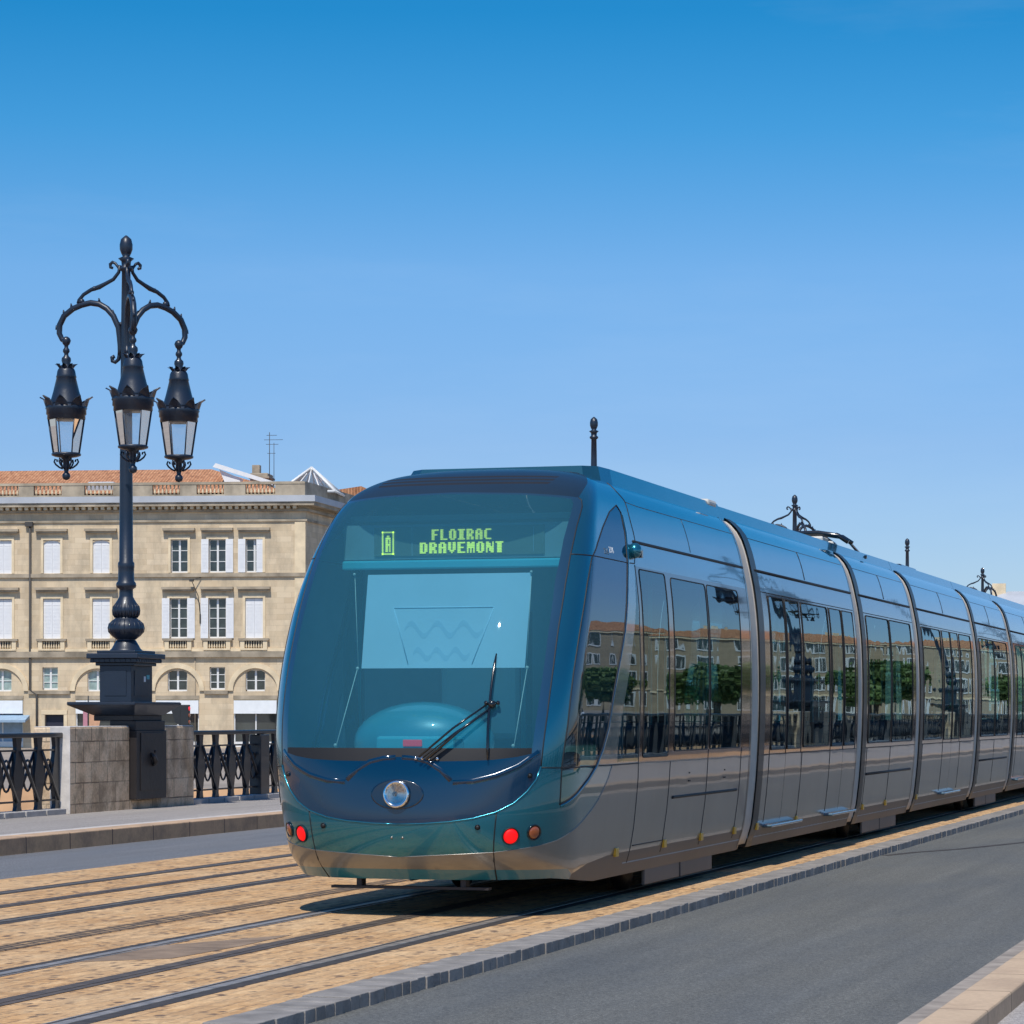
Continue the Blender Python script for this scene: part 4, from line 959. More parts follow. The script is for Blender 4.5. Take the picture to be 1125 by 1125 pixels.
# ---- cast-iron railing: one bay between two piers, copied along the bridge
def railing(y0, y1, label, posts=()):
    root = empty('iron_railing', (-16.98, y0, .16), 0, label, 'railing', 'cast-iron railing bays along the parapets')
    L = y1-y0; zz = -.16
    m = MB(); m.box(-.075, .075, 0, L, 1.20+zz, 1.265+zz, .015); m.build('top_rail', M['iron_rail'], root)
    m = MB(); m.box(-.02, .02, 0, L, 1.02+zz, 1.045+zz); m.box(-.02, .02, 0, L, .345+zz, .37+zz)
    n = max(1, round(L/.62)); s = L/n
    for k in range(n+1):
        y = k*s
        if y < .05: y = .08
        if y > L-.05: y = L-.08
        sh = [(-.085, 1.20), (-.062, 1.08), (-.075, 1.02), (-.10, .90), (-.155, .70), (-.10, .50), (-.065, .37), (-.062, .30), (-.085, .235), (.085, .235), (.062, .30), (.065, .37), (.10, .50), (.155, .70), (.10, .90), (.075, 1.02), (.062, 1.08), (.085, 1.20)]
        m.prism([(y+a, z+zz) for a, z in sh], 'x', -.028, .028)
        if k < n:
            yc = (k+.5)*s
            m.tube([(.03, k*s+.05, 1.02+zz), (.03, (k+1)*s-.05, .36+zz)], .024, 6); m.tube([(-.03, (k+1)*s-.05, 1.02+zz), (-.03, k*s+.05, .36+zz)], .020, 6)
            m.tube([(0, yc+.125*math.cos(a), .70+zz+.205*math.sin(a)) for a in [2*PI*i/16 for i in range(16)]], .016, 6, close=True)
    m.build('lattice_panel', M['iron_rail'], root)
    for py in posts:
        m = MB(); m.box(-.10, .10, py-.19, py+.19, .20+zz, 1.19+zz, .012); m.build('post', M['iron_rail'], root)
    m = MB(); k = 0; y = 0
    while y < L-.1:
        m.box(-.14, .16, y+.012, min(L, y+.61)-.012, -.01, .235+zz, .008); y += .62
    m.build('plinth', M['plinth'], root); return root
ra = railing(25.0, 35.6, 'black lattice railing bay left of the stone pier, at the left edge', (3.4,))
rb = railing(39.92, 61.85, 'black lattice railing bay between stone pier and tram', (3.1, 9.3, 15.6))
for y, lb in ((66.3, 'railing bay hidden behind the tram past the second lamp'), (90.8, 'railing bay hidden behind the tram past the third lamp'), (114.2, 'farthest railing bay hidden behind the tram')):
    dup(rb, -16.98, y, lb)
for y, lb in ((13.0, 'near parapet railing bay beside the viewer'), (40.7, 'near parapet railing bay mirrored in the tram windows'), (66.4, 'near parapet railing bay past the mirrored lamp'), (90.9, 'farthest near parapet railing bay')):
    c = dup(rb, .83, y, lb)

# ================================================================== QUAY BUILDING
BX, BY, BZ = -65.32, 173.6, -.66
BR = math.atan2(.1905, .9817)
bld = empty('apartment_building', (BX, BY, BZ), BR, 'long limestone quay building with white shutters, balustrade and orange tiled roof', 'building')
def bz(z): return z-BZ
FW = 34.0
def tx(t): return -t
openings = []        # (name, polygon in (x,z))
def rect(x0, x1, z0, z1): return [(x0, z0), (x1, z0), (x1, z1), (x0, z1)]
WA = [19.95, 16.72, 13.45, 8.30, 5.80, 3.38, 23.2, 26.4, 29.6]
wlist = []
for i, t in enumerate(WA):
    wlist.append(('A', i, -t, 1.12, bz(10.70), bz(12.86)))
    wlist.append(('B', i, -t-(.05 if i == 3 else 0), 1.16, bz(6.45), bz(9.05)))
arch_c = [20.05, 13.72, 8.42, 3.30, 26.4]
rect_c = [16.84, 5.80, 23.2, 29.6]
for t in rect_c: wlist.append(('R', 0, -t, 1.02, bz(3.12), bz(4.58)))
for t in arch_c: wlist.append(('H', 0, -t, 1.28, bz(3.02), bz(4.40)))
ops = []
for k, i, x, w, z0, z1 in wlist:
    if k == 'H' or (k == 'A' and i in (1, 2)): pl = [(x-w/2, z0), (x+w/2, z0), (x+w/2, z1-.18), (x+w/3.4, z1-.06), (x, z1), (x-w/3.4, z1-.06), (x-w/2, z1-.18)]
    else: pl = rect(x-w/2, x+w/2, z0, z1)
    ops.append(('o', pl))
for t in arch_c: ops.append(('shop', rect(-t-1.42, -t+1.42, bz(-.62), bz(2.42))))
doors_t = [16.55, 29.6, 23.3]
for t in doors_t: ops.append(('o', rect(-t-.62, -t+.62, bz(-.62), bz(1.50))))
g = []
x = -FW+.8
while x < 0:
    z = .8
    while z < bz(15.0): g.append((x, z)); z += 1.3
    x += 1.3
P = cdt_regions(rect(-FW, 0, 0, bz(15.0)), ops, g, .8)
mm = MB(); vs, fs = P['base']; mm.add([(a, 0, b) for a, b in vs], fs)
for nm, pl in ops:       # reveals
    n = len(pl); mm.add([(a, 0, b) for a, b in pl]+[(a, .32, b) for a, b in pl], [(i, (i+1) % n, n+(i+1) % n, n+i) for i in range(n)])
SX, SY = .111, .994
mm.add([(0, 0, 0), (SX*13, SY*13, 0), (SX*13, SY*13, bz(15)), (0, 0, bz(15))], [(0, 1, 2, 3)])
mm.add([(-FW, 0, 0), (-FW, 13, 0), (-FW, 13, bz(15)), (-FW, 0, bz(15))], [(0, 1, 2, 3)])
mm.add([(-FW, 13, 0), (SX*13, SY*13, 0), (SX*13, SY*13, bz(15)), (-FW, 13, bz(15))], [(0, 1, 2, 3)])
wall = mm.build('wall', M['lime'], bld)
# window joinery (built once per kind, then copied)
def window(w, h, rows, parent, x, z, arch=False, pale=False, y=.20):
    m = MB(); f = .06
    m.box(-w/2, -w/2+f, 0, .06, 0, h); m.box(w/2-f, w/2, 0, .06, 0, h); m.box(-w/2, w/2, 0, .06, 0, f+.04); m.box(-w/2, w/2, 0, .06, h-f, h); m.box(-.065, .065, -.01, .06, 0, h)
    for k in range(1, rows): m.box(-w/2, w/2, .005, .055, h*k/rows-.022, h*k/rows+.022)
    o = m.build('window', M['winframe'], parent); o.location = (x, y, z)
    m = MB(); m.box(-w/2, w/2, .06, .08, 0, h); m.build('pane', M['pane_pale' if pale else 'pane'], o); return o
def shutter(w, h, parent, x, z, y=-.03, name='shutter'):
    m = MB(); m.box(-w/2, w/2, -.02, .02, 0, h)
    m.box(-w/2+.05, w/2-.05, -.032, -.018, h*.14, h*.16); m.box(-w/2+.05, w/2-.05, -.032, -.018, h*.84, h*.86)
    for k in range(int(h*.64/.09)): m.box(-w/2+.07, w/2-.07, -.030, -.018, h*.18+k*.09, h*.18+k*.09+.045)
    o = m.build(name, M['shutter'], parent); o.location = (x, y, z); return o
kinds = {}
def put(kind, maker, x, y, z):
    if kind not in kinds: o = maker(); kinds[kind] = o
    else: o = copy_tree(kinds[kind], bld)
    o.location = (x, y, z); return o
state = {('A', 3): 'bare', ('A', 4): 'open', ('A', 5): 'half', ('B', 3): 'open', ('B', 4): 'open'}
for k, i, x, w, z0, z1 in wlist:
    h = z1-z0
    if k in 'AB':
        st = state.get((k, i), 'shut')
        if st == 'shut':
            for sg in (-1, 1): put('shut'+k, lambda: shutter(w/2-.012, h-.03-(.14 if False else 0), bld, 0, 0), x+sg*w/4, .10, z0)
        else:
            put('win'+k, lambda: window(w, h, 3 if k == 'A' else 4, bld, 0, 0), x, .20, z0)
            if st in ('open', 'half'): put('op'+k, lambda: shutter(w*.43, h, bld, 0, 0), x-w/2-w*.22, -.05, z0)
            if st == 'open': put('op'+k, None, x+w/2+w*.22, -.05, z0)
            if st == 'half': put('shut'+k, lambda: shutter(w/2-.012, h, bld, 0, 0), x+w*.38, -.02, z0)
    elif k == 'R': put('winR'+('p' if x < -10 else ''), lambda: window(w, h, 3, bld, 0, 0, pale=(x < -10)), x, .20, z0)
    else: put('winH'+('p' if x < -10 else ''), lambda: window(w, h, 2, bld, 0, 0, pale=(x < -10)), x, .20, z0)
# stone trim: built once per kind of window, then copied
def trim_surround(w, h):
    m = MB(); m.box(-w/2-.16, -w/2-.002, -.055, 0, 0, h+.002); m.box(w/2+.002, w/2+.16, -.055, 0, 0, h+.002); m.box(-w/2-.16, w/2+.16, -.055, 0, h+.002, h+.20); return m.build('window_surround', M['lime_pale'], bld)
def trim_hood(w, h):
    m = MB(); hw = w/2+.50; m.box(-hw, hw, -.34, 0, h+.56, h+.72); m.box(-hw+.08, hw-.08, -.22, 0, h+.44, h+.56); return m.build('window_hood', M['lime_grey'], bld)
def trim_sill(w, h):
    m = MB(); m.box(-w/2-.42, w/2+.42, -.26, 0, -.16, -.015); return m.build('window_sill', M['lime_grey'], bld)
def trim_bal(w, h):
    m = MB()
    for j in range(7): m.lathe([(.045, 0), (.07, .12), (.03, .30), (.05, .48)], (-w/2+.09+j*(w-.18)/6, -.10, -.66), 6)
    m.box(-w/2-.3, w/2+.3, -.22, -.0, -.78, -.66); m.box(-w/2-.30, -w/2-.02, -.20, 0, -.66, -.16); m.box(w/2+.02, w/2+.30, -.20, 0, -.66, -.16)
    o = m.build('window_balustrade', M['lime_pale'], bld); m = MB(); m.box(-w/2-.02, w/2+.02, -.012, -.004, -.66, -.16); m.build('recess', M['drain'], o); return o
for k, i, x, w, z0, z1 in wlist:
    if k in 'AB':
        put('sur'+k, lambda: trim_surround(w, z1-z0), x, 0, z0); put('hood'+k, lambda: trim_hood(w, z1-z0), x, 0, z0)
        if k == 'B': put('sill', lambda: trim_sill(w, 0), x, 0, z0); put('bal', lambda: trim_bal(w, 0), x, 0, z0)
def course(z0, z1, d, mat, name, y0=0):
    m = MB(); m.box(-FW, d*.0+0.0, -d, 0, z0, z1)
    m.add([(0, -d, z0), (d, -d*.9, z0), (SX*13+d, SY*13, z0), (SX*13, SY*13, z0), (0, -d, z1), (d, -d*.9, z1), (SX*13+d, SY*13, z1), (SX*13, SY*13, z1)], [(0, 1, 2, 3), (4, 5, 6, 7), (0, 1, 5, 4), (1, 2, 6, 5), (2, 3, 7, 6), (3, 0, 4, 7)])
    return m.build(name, M[mat], bld)
course(bz(10.42), bz(10.66), .14, 'lime_grey', 'string_course')
course(bz(5.22), bz(5.60), .22, 'lime_grey', 'string_course'); course(bz(5.60), bz(5.78), .12, 'lime_pale', 'string_course')
course(bz(13.98), bz(14.12), .10, 'lime_grey', 'string_course')
course(bz(14.62), bz(14.78), .20, 'lime_grey', 'string_course')
course(bz(14.98), bz(15.22), .62, 'lime_grey', 'cornice'); course(bz(15.22), bz(15.62), .70, 'lead', 'lead_cornice_cover')
m = MB()
for k in range(int(FW/.42)): m.box(-FW+k*.42+.05, -FW+k*.42+.27, -.50, -.0, bz(14.79), bz(14.975))
m.build('dentils', M['lime_pale'], bld)
# pilaster at the corner
m = MB(); m.box(-.72, -.02, -.07, 0, bz(5.8), bz(13.95)); m.build('corner_pilaster', M['lime_pale'], bld)
# arches over the shops
for t in arch_c:
    m = MB(); n_ = 24
    for r0, r1, d in ((1.46, 1.78, .12),):
        P_ = [(-t+r0*math.cos(a), bz(3.05)+r0*math.sin(a)) for a in [PI*i/n_ for i in range(n_+1)]]; Q_ = [(-t+r1*math.cos(a), bz(3.05)+r1*math.sin(a)) for a in [PI*i/n_ for i in range(n_+1)]]
        vs = [(a, y_, b) for y_ in (-d, -.0) for a, b in P_+Q_]; N_ = 2*(n_+1); fs = []
        for i in range(n_):
            fs += [(i, i+1, n_+2+i, n_+1+i), (N_+i, N_+i+1, i+1, i), (n_+1+i, n_+2+i, N_+n_+2+i, N_+n_+1+i)]
        m.add(vs, fs)
    m.build('arch_moulding', M['lime_pale'], bld)
m = MB()
xs = sorted([-t for t in arch_c]); prev = -FW
for x in xs+[0+1.78]:
    m.box(prev, x-1.78, -.16, 0, bz(2.84), bz(3.06)); prev = x+1.78
for x in xs: m.box(x-1.44, x+1.44, -.06, 0, bz(2.50), bz(2.74))
m.build('impost_course', M['lime_grey'], bld)
for x in xs:
    bl2 = (x < -19 and x > -21)
    m = MB(); m.box(x-1.40, x+1.40, -.10 if not bl2 else -.10, .05, bz(1.57), bz(2.42)); sf = m.build('shop_fascia', M['fascia'], bld)
    m = MB(); m.box(x-1.42, x+1.42, .26, .30, bz(-.6), bz(1.57)); sw = m.build('shop_window', M['bluefront' if bl2 else 'shop_dark'], bld)
    m = MB(); m.box(x-1.42, x-1.34, .1, .26, bz(-.6), bz(1.57)); m.box(x+1.34, x+1.42, .1, .26, bz(-.6), bz(1.57)); m.box(x-.04, x+.04, .2, .26, bz(-.6), bz(1.57)); m.box(x-1.34, x+1.34, .12, .26, bz(-.6), bz(-.25)); m.build('frame', M['winframe'], sw)
m = MB(); m.prism([(.1, bz(1.5)), (-1.1, bz(1.15)), (-1.1, bz(1.0)), (.1, bz(1.30))], 'x', -21.6, -18.2); m.build('shop_awning', M['bluefront'], bld)
for t in doors_t:
    m = MB(); m.box(-t-.62, -t+.62, .22, .28, bz(-.62), bz(1.5)); m.build('door', M['door'], bld)
    m = MB(); m.box(-t-.85, -t-.63, -.08, 0, bz(-.62), bz(1.75)); m.box(-t+.63, -t+.85, -.08, 0, bz(-.62), bz(1.75)); m.box(-t-.85, -t+.85, -.10, 0, bz(1.51), bz(1.80)); m.build('door_surround', M['lime_pale'], bld)
m = MB(); m.tube([(-18.15, -.12, bz(13.9)), (-18.15, -.12, bz(3.1)), (-17.7, -.12, bz(2.8)), (-17.7, -.12, bz(-.6))], .07, 6); m.box(-18.45, -17.95, -.25, 0, bz(13.75), bz(14.05)); m.build('downpipe', M['drain'], bld)
m = MB(); m.tube([(-6.85, -.08, bz(10.4)), (-7.4, -.5, bz(10.2)), (-7.0, -.3, bz(9.2)), (-6.9, -.1, bz(8.0))], .03, 6); m.box(-7.5, -7.25, -.7, -.4, bz(10.1), bz(10.25)); m.box(-6.95, -6.85, -.1, 0, bz(7.4), bz(8.0)); m.build('wall_lamp', M['drain'], bld)
m = MB(); m.tube([(-7.25, -.05, bz(5.2)), (-7.25, -.05, bz(-.5))], .03, 5); m.build('cable', M['lime_grey'], bld)
# balustrade on the cornice
bs_ = MB(); zb = bz(15.62)
bs_.box(-FW, 0, -.35, .05, zb, zb+.12); bs_.box(-FW, 0, -.35, .05, zb+.76, zb+.92)
segs = []; x = -FW+.6
pattern = []
while x < -6: pattern.append((x, x+1.75)); x += 3.28
pattern = [(-33.5, -31.7), (-30.2, -28.4), (-26.9, -25.1), (-23.6, -21.8), (-20.3, -18.85), (-17.85, -16.0), (-14.5, -12.6), (-10.0, -8.2), (-7.1, -5.3), (-3.9, -1.95)]
pv = -FW
for a, b in pattern:
    bs_.box(pv, a, -.32, .02, zb+.12, zb+.76); pv = b
bs_.box(pv, 0, -.32, .02, zb+.12, zb+.76)
bs_.add([(0, -.32, zb), (SX*13, SY*13-.1, zb), (SX*13, SY*13-.1, zb+.92), (0, -.32, zb+.92), (-.3, 0, zb), (-.3, 13, zb), (-.3, 13, zb+.92), (-.3, 0, zb+.92)], [(0, 1, 2, 3), (4, 5, 6, 7), (3, 2, 6, 7)])
bs_.build('parapet', M['lime_grey'], bld)
m = MB()
for a, b in pattern:
    n_ = int((b-a)/.24)
    for j in range(n_): m.lathe([(.05, 0), (.085, .18), (.035, .42), (.06, .64)], (a+(j+.5)*(b-a)/n_, -.15, zb+.12), 6)
m.build('balustrade', M['lime_pale'], bld)
# roof
rf = MB(); zr = bz(15.9); ridge = bz(17.95)
rf.add([(-FW, .5, zr), (-1.2, .5, zr), (0, 12.5, zr), (-FW, 12.5, zr), (-FW, 6.5, ridge), (-7.5, 6.5, ridge)], [(0, 1, 5, 4), (1, 2, 5), (2, 3, 4, 5), (0, 4, 3)])
roof = rf.build('roof', M['tiles'], bld)
m = MB(); m.box(-4.6, -3.4, 5.0, 7.0, bz(16.0), bz(17.55), .05); m.box(-4.7, -3.3, 4.9, 7.1, bz(17.2), bz(17.32)); 
m.box(-4.5, -4.0, 5.2, 5.8, bz(17.55), bz(18.1)); m.build('chimney', M['lime_grey'], roof)
m = MB(); m.prism([(-6.6, bz(17.75)), (-6.4, bz(18.0)), (-1.9, bz(16.55)), (-2.2, bz(16.4))], 'y', 2.4, 2.6); m.prism([(-6.2, bz(17.6)), (-4.8, bz(17.0)), (-4.8, bz(16.2)), (-5.6, bz(16.2))], 'y', 2.62, 4.4); m.build('roof_hatch', M['fascia'], roof)
m = MB(); m.box(-14.7, -12.9, 1.3, 2.6, bz(16.0), bz(16.75), .1); m.build('skylight', M['lead'], roof)
m = MB()
cx_, cy_ = -.80, 7.0; ap = (cx_, cy_, bz(18.05)); cn = [(cx_-1.9, cy_-1.9, bz(16.3)), (cx_+1.9, cy_-1.9, bz(16.3)), (cx_+1.9, cy_+1.9, bz(16.3)), (cx_-1.9, cy_+1.9, bz(16.3))]
for i in range(4):
    a, b = Vector(cn[i]), Vector(cn[(i+1) % 4]); m.tube([a, ap], .09, 5); m.tube([a, b], .09, 5)
    for t in (.25, .5, .75):
        q = a.lerp(b, t); m.tube([q, Vector(ap).lerp(q, abs(t-.5)*2*.5+.0)], .045, 4)
pyr = m.build('glass_pyramid', M['winframe'], roof)
m = MB(); m.add(cn+[ap], [(0, 1, 4), (1, 2, 4), (2, 3, 4), (3, 0, 4)]); m.build('pane', M['frost'], pyr)
m = MB(); m.tube([(-3.4, 5.6, bz(17.0)), (-3.4, 5.6, bz(20.3))], .025, 5); m.tube([(-3.1, 5.6, bz(17.0)), (-3.1, 5.6, bz(19.6))], .02, 5)
for z_, w_ in ((20.1, .5), (19.8, .9), (19.5, .6), (18.9, .4)): m.tube([(-3.4-w_*.4, 5.6, bz(z_)), (-3.4+w_, 5.6, bz(z_))], .015, 4)
m.build('antenna', M['drain'], roof)
rbd = empty('rear_building', (BX, BY, BZ), BR, 'stone building with low orange roof just showing behind the corner of the quay building', 'building')
m = MB(); m.box(-3.0, 4.4, 13.6, 24, 0, bz(15.6)); m.build('wall', M['lime'], rbd)
m = MB(); m.prism([(-3.3, bz(15.6)), (4.7, bz(15.6)), (4.7, bz(15.9)), (1.6, bz(17.3)), (-3.3, bz(16.6))], 'y', 13.4, 24.3); m.build('roof', M['tiles'], rbd)
# things standing before the building
def at(px, Zc):
    a = (px-562.5)/3150; th = math.atan2(933.5, 3150); xc = a*Zc
    return xc*math.cos(th)-Zc*math.sin(th), xc*math.sin(th)+Zc*math.cos(th)
x, y = at(203, 170); tl = empty('traffic_light', (x, y, -.66), 0, 'small traffic light head seen above the stone pier, before the shopfronts', 'traffic light')
m = MB(); m.tube([(0, 0, 0), (0, 0, 2.1)], .08, 8); m.build('post', M['street_iron'], tl)
m = MB(); m.box(-.22, .30, -.15, .15, 1.5, 2.75, .04); m.prism([(-.85, 2.45), (-.25, 2.85), (-.25, 1.5), (-.6, 1.7)], 'y', -.05, .05); m.build('signal_head', M['street_iron'], tl)
for z_ in (1.72, 2.12, 2.52): m = MB(); m.lathe([(.13, 0), (.11, .03), (.0, .05)], (.31, -.05, z_), 12, M=Matrix.Rotation(PI/2, 3, 'Y')); m.build('signal_lamp', M['orange_lens'] if z_ < 2.4 else M['red_dim'], tl)
M['pink'] = plain('pink_banner', (.50, .22, .26), .7); M['orange_b'] = plain('orange_banner', (.62, .34, .20), .7)
x, y = at(97, 172); bn = empty('street_banner', (x, y, -.66), BR, 'narrow pink and orange banner on a post behind the lamp bracket', 'banner')
m = MB(); m.tube([(0, 0, 0), (0, 0, 3.3)], .04, 8); m.build('post', M['street_iron'], bn)
m = MB(); m.box(-.32, -.05, -.01, .01, 1.2, 2.9); m.build('pink_panel', M['pink'], bn); m = MB(); m.prism([(.05, 1.2), (.6, 1.2), (.75, 1.9), (.5, 2.6), (.05, 2.4)], 'y', -.01, .01); m.build('orange_panel', M['orange_b'], bn)

# ================================================================== FARTHER BUILDINGS (right of the bridge axis; mostly seen mirrored in the tram)
def house(x, y, rz, w, d, h, fl, wallm, roofm, label, nx, hip=2.4):
    b = empty('quay_house', (x, y, -.66), rz, label, 'building', 'stone houses along the far quay')
    m = MB(); m.box(-w/2, w/2, 0, d, 0, h); m.build('wall', M[wallm], b)
    m = MB(); m.add([(-w/2-.4, -.4, h), (w/2+.4, -.4, h), (w/2+.4, d+.4, h), (-w/2-.4, d+.4, h), (-w/2+d*.45, d/2, h+hip), (w/2-d*.45, d/2, h+hip)], [(0, 1, 5, 4), (1, 2, 5), (2, 3, 4, 5), (3, 0, 4), (0, 1, 2, 3)]); r = m.build('roof', M[roofm], b)
    m = MB(); m.box(-w/4-.6, -w/4+.6, d/2-.5, d/2+.5, h+.6, h+hip+.7); m.box(w/4-.6, w/4+.6, d/2-.5, d/2+.5, h+.6, h+hip+.6); m.build('chimney', M['lime_pale'], r)
    m = MB(); m.box(-w/2-.3, w/2+.3, -.3, -.002, h-.4, h-.02); m.box(-w/2-.1, w/2+.1, -.15, -.002, h/fl-.1, h/fl+.15); m.build('cornice', M['lime_pale'], b)
    fh = h/fl; first = None
    for i in range(nx):
        for k in range(fl):
            xx = -w/2+w*(i+.5)/nx; ww = 1.3
            if first is None:
                m = MB(); m.box(-.75, .75, -.10, -.003, -.15, 2.35); first = m.build('window', M['winframe'], b)
                m = MB(); m.box(-.52, -.04, -.115, -.101, .05, 2.15); m.box(.04, .52, -.115, -.101, .05, 2.15); m.build('pane', M['pane'], first); o = first
            else: o = copy_tree(first, b)
            o.location = (xx, 0, k*fh+fh*.28)
    return b
rl = random.Random(5)
spec = [(40, 262, -.15, 24, 12, 13, 4, 'lime_far_shaded', 'tiles', 'stone house with grey slate hip roof nearest the end of the bridge', 7),
        (66, 286, -.3, 22, 12, 15, 4, 'lime_far_shaded', 'tiles', 'pale stone house with orange roof, second along the curving quay', 6),
        (92, 315, -.4, 26, 12, 14, 4, 'lime_far_shaded', 'tiles', 'wide stone house with orange roof, third along the quay', 8),
        (118, 350, -.5, 24, 12, 16, 4, 'lime_far_shaded', 'tiles', 'tall stone house, fourth along the quay', 7),
        (146, 385, -.55, 26, 12, 14, 4, 'lime_far_shaded', 'tiles', 'stone house, fifth along the quay', 7),
        (16, 252, -.1, 24, 12, 13, 4, 'lime_far_shaded', 'tiles', 'stone house facing the end of the bridge', 6),
        (180, 415, -.6, 26, 12, 17, 4, 'lime_far_shaded', 'tiles', 'tall stone house farthest along the quay', 7)]
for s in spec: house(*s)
# roof visible past the rear of the tram at the right edge of the picture
x, y = at(1128, 250)
h = house(x+3, y, .1, 22, 14, 10.2, 3, 'lime', 'lead', 'pale-roofed house with beige chimney at the right edge beyond the tram', 6, 3.0)
# ---- trees on the far quay
def leaf_mesh(seed, n, R, H0):
    r = random.Random(seed); vs = []; fs = []
    lobes = [(r.uniform(-R*.6, R*.6), r.uniform(-R*.6, R*.6), H0+r.uniform(-.5, 1)*R*.55, r.uniform(.35, .62)*R) for _ in range(11)]
    for i in range(n):
        cx, cy, cz, cr = r.choice(lobes)
        d = Vector((r.gauss(0, 1), r.gauss(0, 1), r.gauss(0, 1))).normalized()*cr*(r.random()**.4)
        p = Vector((cx, cy, cz))+d; a = Vector((r.gauss(0, 1), r.gauss(0, 1), r.gauss(0, 1))).normalized(); b = a.cross(Vector((r.gauss(0, 1), r.gauss(0, 1), r.gauss(0, 1)))).normalized(); s = r.uniform(.22, .45)
        k = len(vs); vs += [p-a*s, p+b*s*.6, p+a*s, p-b*s*.6]; fs.append((k, k+1, k+2, k+3))
    return vs, fs
def tree(x, y, label, seed):
    t = empty('quay_tree', (x, y, -.66), 0, label, 'tree', 'trees along the far quay')
    m = MB(); m.tube([(0, 0, 0), (.1, 0, 2), (.0, .1, 4.5)], [.28, .2, .12], 8)
    for k in range(6):
        a = k*1.05; m.tube([(.05, 0, 2.4+.2*k), (1.5*math.cos(a), 1.5*math.sin(a), 4.6+.2*k)], [.11, .04], 6)
    m.build('trunk', M['bark'], t)
    vs, fs = leaf_mesh(seed, 5200, 3.4, 5.2); meshobj('crown', vs, fs, M['leaf'], t); return t
t0 = tree(-2, 162, 'round leafy tree nearest the bridge on the far quay', 11); t0.scale = (.75, .75, .66)
words = ['second', 'third', 'fourth', 'fifth', 'sixth', 'seventh', 'eighth', 'ninth', 'tenth', 'eleventh', 'twelfth', 'thirteenth', 'fourteenth', 'fifteenth', 'sixteenth']
tp = [(6, 158), (14, 154), (22, 150), (29, 156), (36, 163), (44, 172), (51, 184), (58, 198), (66, 212), (74, 226), (83, 240), (93, 255), (104, 270), (116, 285), (129, 300)]
for k, (x, y) in enumerate(tp):
    c = copy_tree(t0); c.location = (x, y, -.66); c.rotation_euler.z = k*1.3; s = .60+.22*((k*37) % 10)/10; c.scale = (s*1.15, s*1.15, s); c['label'] = 'leafy green tree, %s from the bridge in the row on the far quay' % words[k]
# ---- parked cars under those trees
def car(x, y, rz, mat, label):
    c = empty('parked_car', (x, y, -.66), rz, label, 'car', 'cars parked on the far quay')
    m = MB(); m.prism([(-2.1, .35), (2.1, .35), (2.15, .75), (1.95, .92), (1.1, 1.0), (-1.9, 1.02), (-2.12, .85)], 'y', -.85, .85); m.build('body', mat, c)
    m = MB(); m.prism([(-1.75, 1.0), (1.1, 1.0), (.45, 1.45), (-1.2, 1.48)], 'y', -.74, .74); m.build('cabin', M['pane'], c)
    m = MB(); m.prism([(.45, 1.45), (.35, 1.50), (-1.15, 1.53), (-1.25, 1.47)], 'y', -.72, .72); m.build('roof', mat, c)
    for sx in (-1.3, 1.35):
        for sy in (-.84, .84): m = MB(); m.lathe([(.2, -.1), (.33, -.08), (.33, .08), (.2, .1)], (sx, sy, .33), 16, M=Matrix.Rotation(PI/2, 3, 'X')); m.build('wheel', M['black'], c)
    return c
M['car_white'] = plain('white_car_paint', (.75, .76, .78), .25, coat=1); M['car_red'] = plain('red_car_paint', (.5, .03, .03), .25, coat=1); M['car_grey'] = plain('grey_car_paint', (.2, .22, .25), .25, coat=1)
car(30, 146, .6, M['car_white'], 'white car parked nearest the bridge on the far quay'); car(40, 156, .6, M['car_grey'], 'grey car parked between two white cars on the far quay')
car(49, 168, .9, M['car_white'], 'white car parked past the grey car on the far quay'); car(57, 182, .9, M['car_red'], 'red car parked on the far quay')
car(69, 202, .9, M['car_white'], 'white car parked past the red car on the far quay')

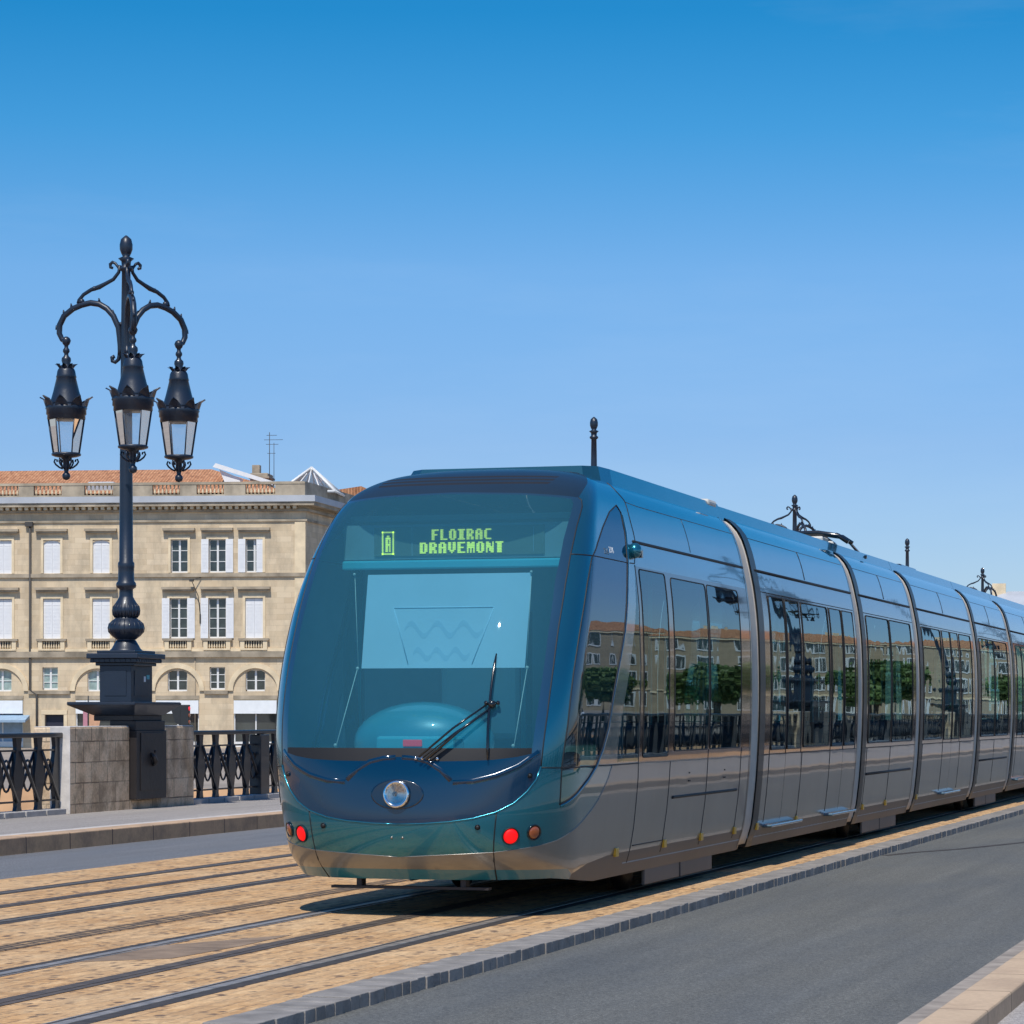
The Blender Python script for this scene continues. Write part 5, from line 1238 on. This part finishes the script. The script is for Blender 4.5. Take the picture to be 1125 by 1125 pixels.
# ================================================================== CAMERA, SUN, SKY
PSI = math.atan2(1496-562.5, 3150)
cd = bpy.data.cameras.new('camera'); cam = bpy.data.objects.new('camera', cd); C.objects.link(cam)
cam.location = (0, 0, 1.51); cam.rotation_euler = (PI/2, 0, PSI)      # Y axis of the world runs along the bridge
cd.sensor_width = 36; cd.lens = 36*3150/1125; cd.shift_y = (785-562.5)/1125; cd.clip_end = 5000; cd.clip_start = .1
bpy.context.scene.camera = cam
SAZ = math.radians(-4.0)      # sun stands behind the viewer, a touch to the right
SEL = math.radians(58)
sd = Vector((-math.sin(SAZ)*math.cos(SEL), -math.cos(SAZ)*math.cos(SEL), math.sin(SEL)))
ld = bpy.data.lights.new('sun', 'SUN'); ld.energy = 4.2; ld.angle = math.radians(.53); ld.color = (1, .95, .87)
so = bpy.data.objects.new('sun', ld); C.objects.link(so); so.rotation_euler = sd.to_track_quat('Z', 'Y').to_euler()
w = bpy.data.worlds.new('World'); bpy.context.scene.world = w; w.use_nodes = True; nt = w.node_tree
sky = nt.nodes.new('ShaderNodeTexSky'); sky.sky_type = 'NISHITA'; sky.sun_disc = False; sky.sun_elevation = SEL
sky.sun_rotation = math.atan2(sd.x, sd.y); sky.air_density = 1.0; sky.dust_density = .3; sky.ozone_density = 6.0; sky.altitude = 0
bg = nt.nodes['Background']; bg.inputs['Strength'].default_value = .15
# the deep polarised blue above the horizon: the Nishita sky filtered by elevation
tcw = nt.nodes.new('ShaderNodeTexCoord'); spw = nt.nodes.new('ShaderNodeSeparateXYZ'); nt.links.new(tcw.outputs['Generated'], spw.inputs[0])
tint = ramp(nt, spw.outputs[2], [(0.0, (.60, .64, .80)), (.093, (.51, .61, .78)), (.152, (.48, .69, .84)), (.20, (.20, .64, .82)), (.238, (.075, .57, .77)), (.34, (.08, .50, .75)), (.65, (.40, .62, .82)), (1.0, (.6, .72, .86))])
mxw = mix(nt, sky.outputs['Color'], tint, 1.0, 'MULTIPLY'); mpw = nt.nodes.new('ShaderNodeMapping'); mpw.inputs['Scale'].default_value = (1.6, 1.6, 9); mpw.inputs['Rotation'].default_value = (.12, .1, 0); nt.links.new(tcw.outputs['Generated'], mpw.inputs['Vector'])
wisp = mixfac(nt, noise(nt, mpw.outputs['Vector'], 2.2, 7, .62), .52, .84, .08)     # faint high cirrus
nt.links.new(mix(nt, mxw, (5.2, 5.9, 6.6), wisp), bg.inputs['Color'])

sc = bpy.context.scene
sc.view_settings.view_transform = 'Standard'; sc.view_settings.look = 'None'; sc.view_settings.exposure = 0; sc.view_settings.gamma = 1
sc.cycles.max_bounces = 10; sc.cycles.transparent_max_bounces = 24; sc.cycles.glossy_bounces = 6
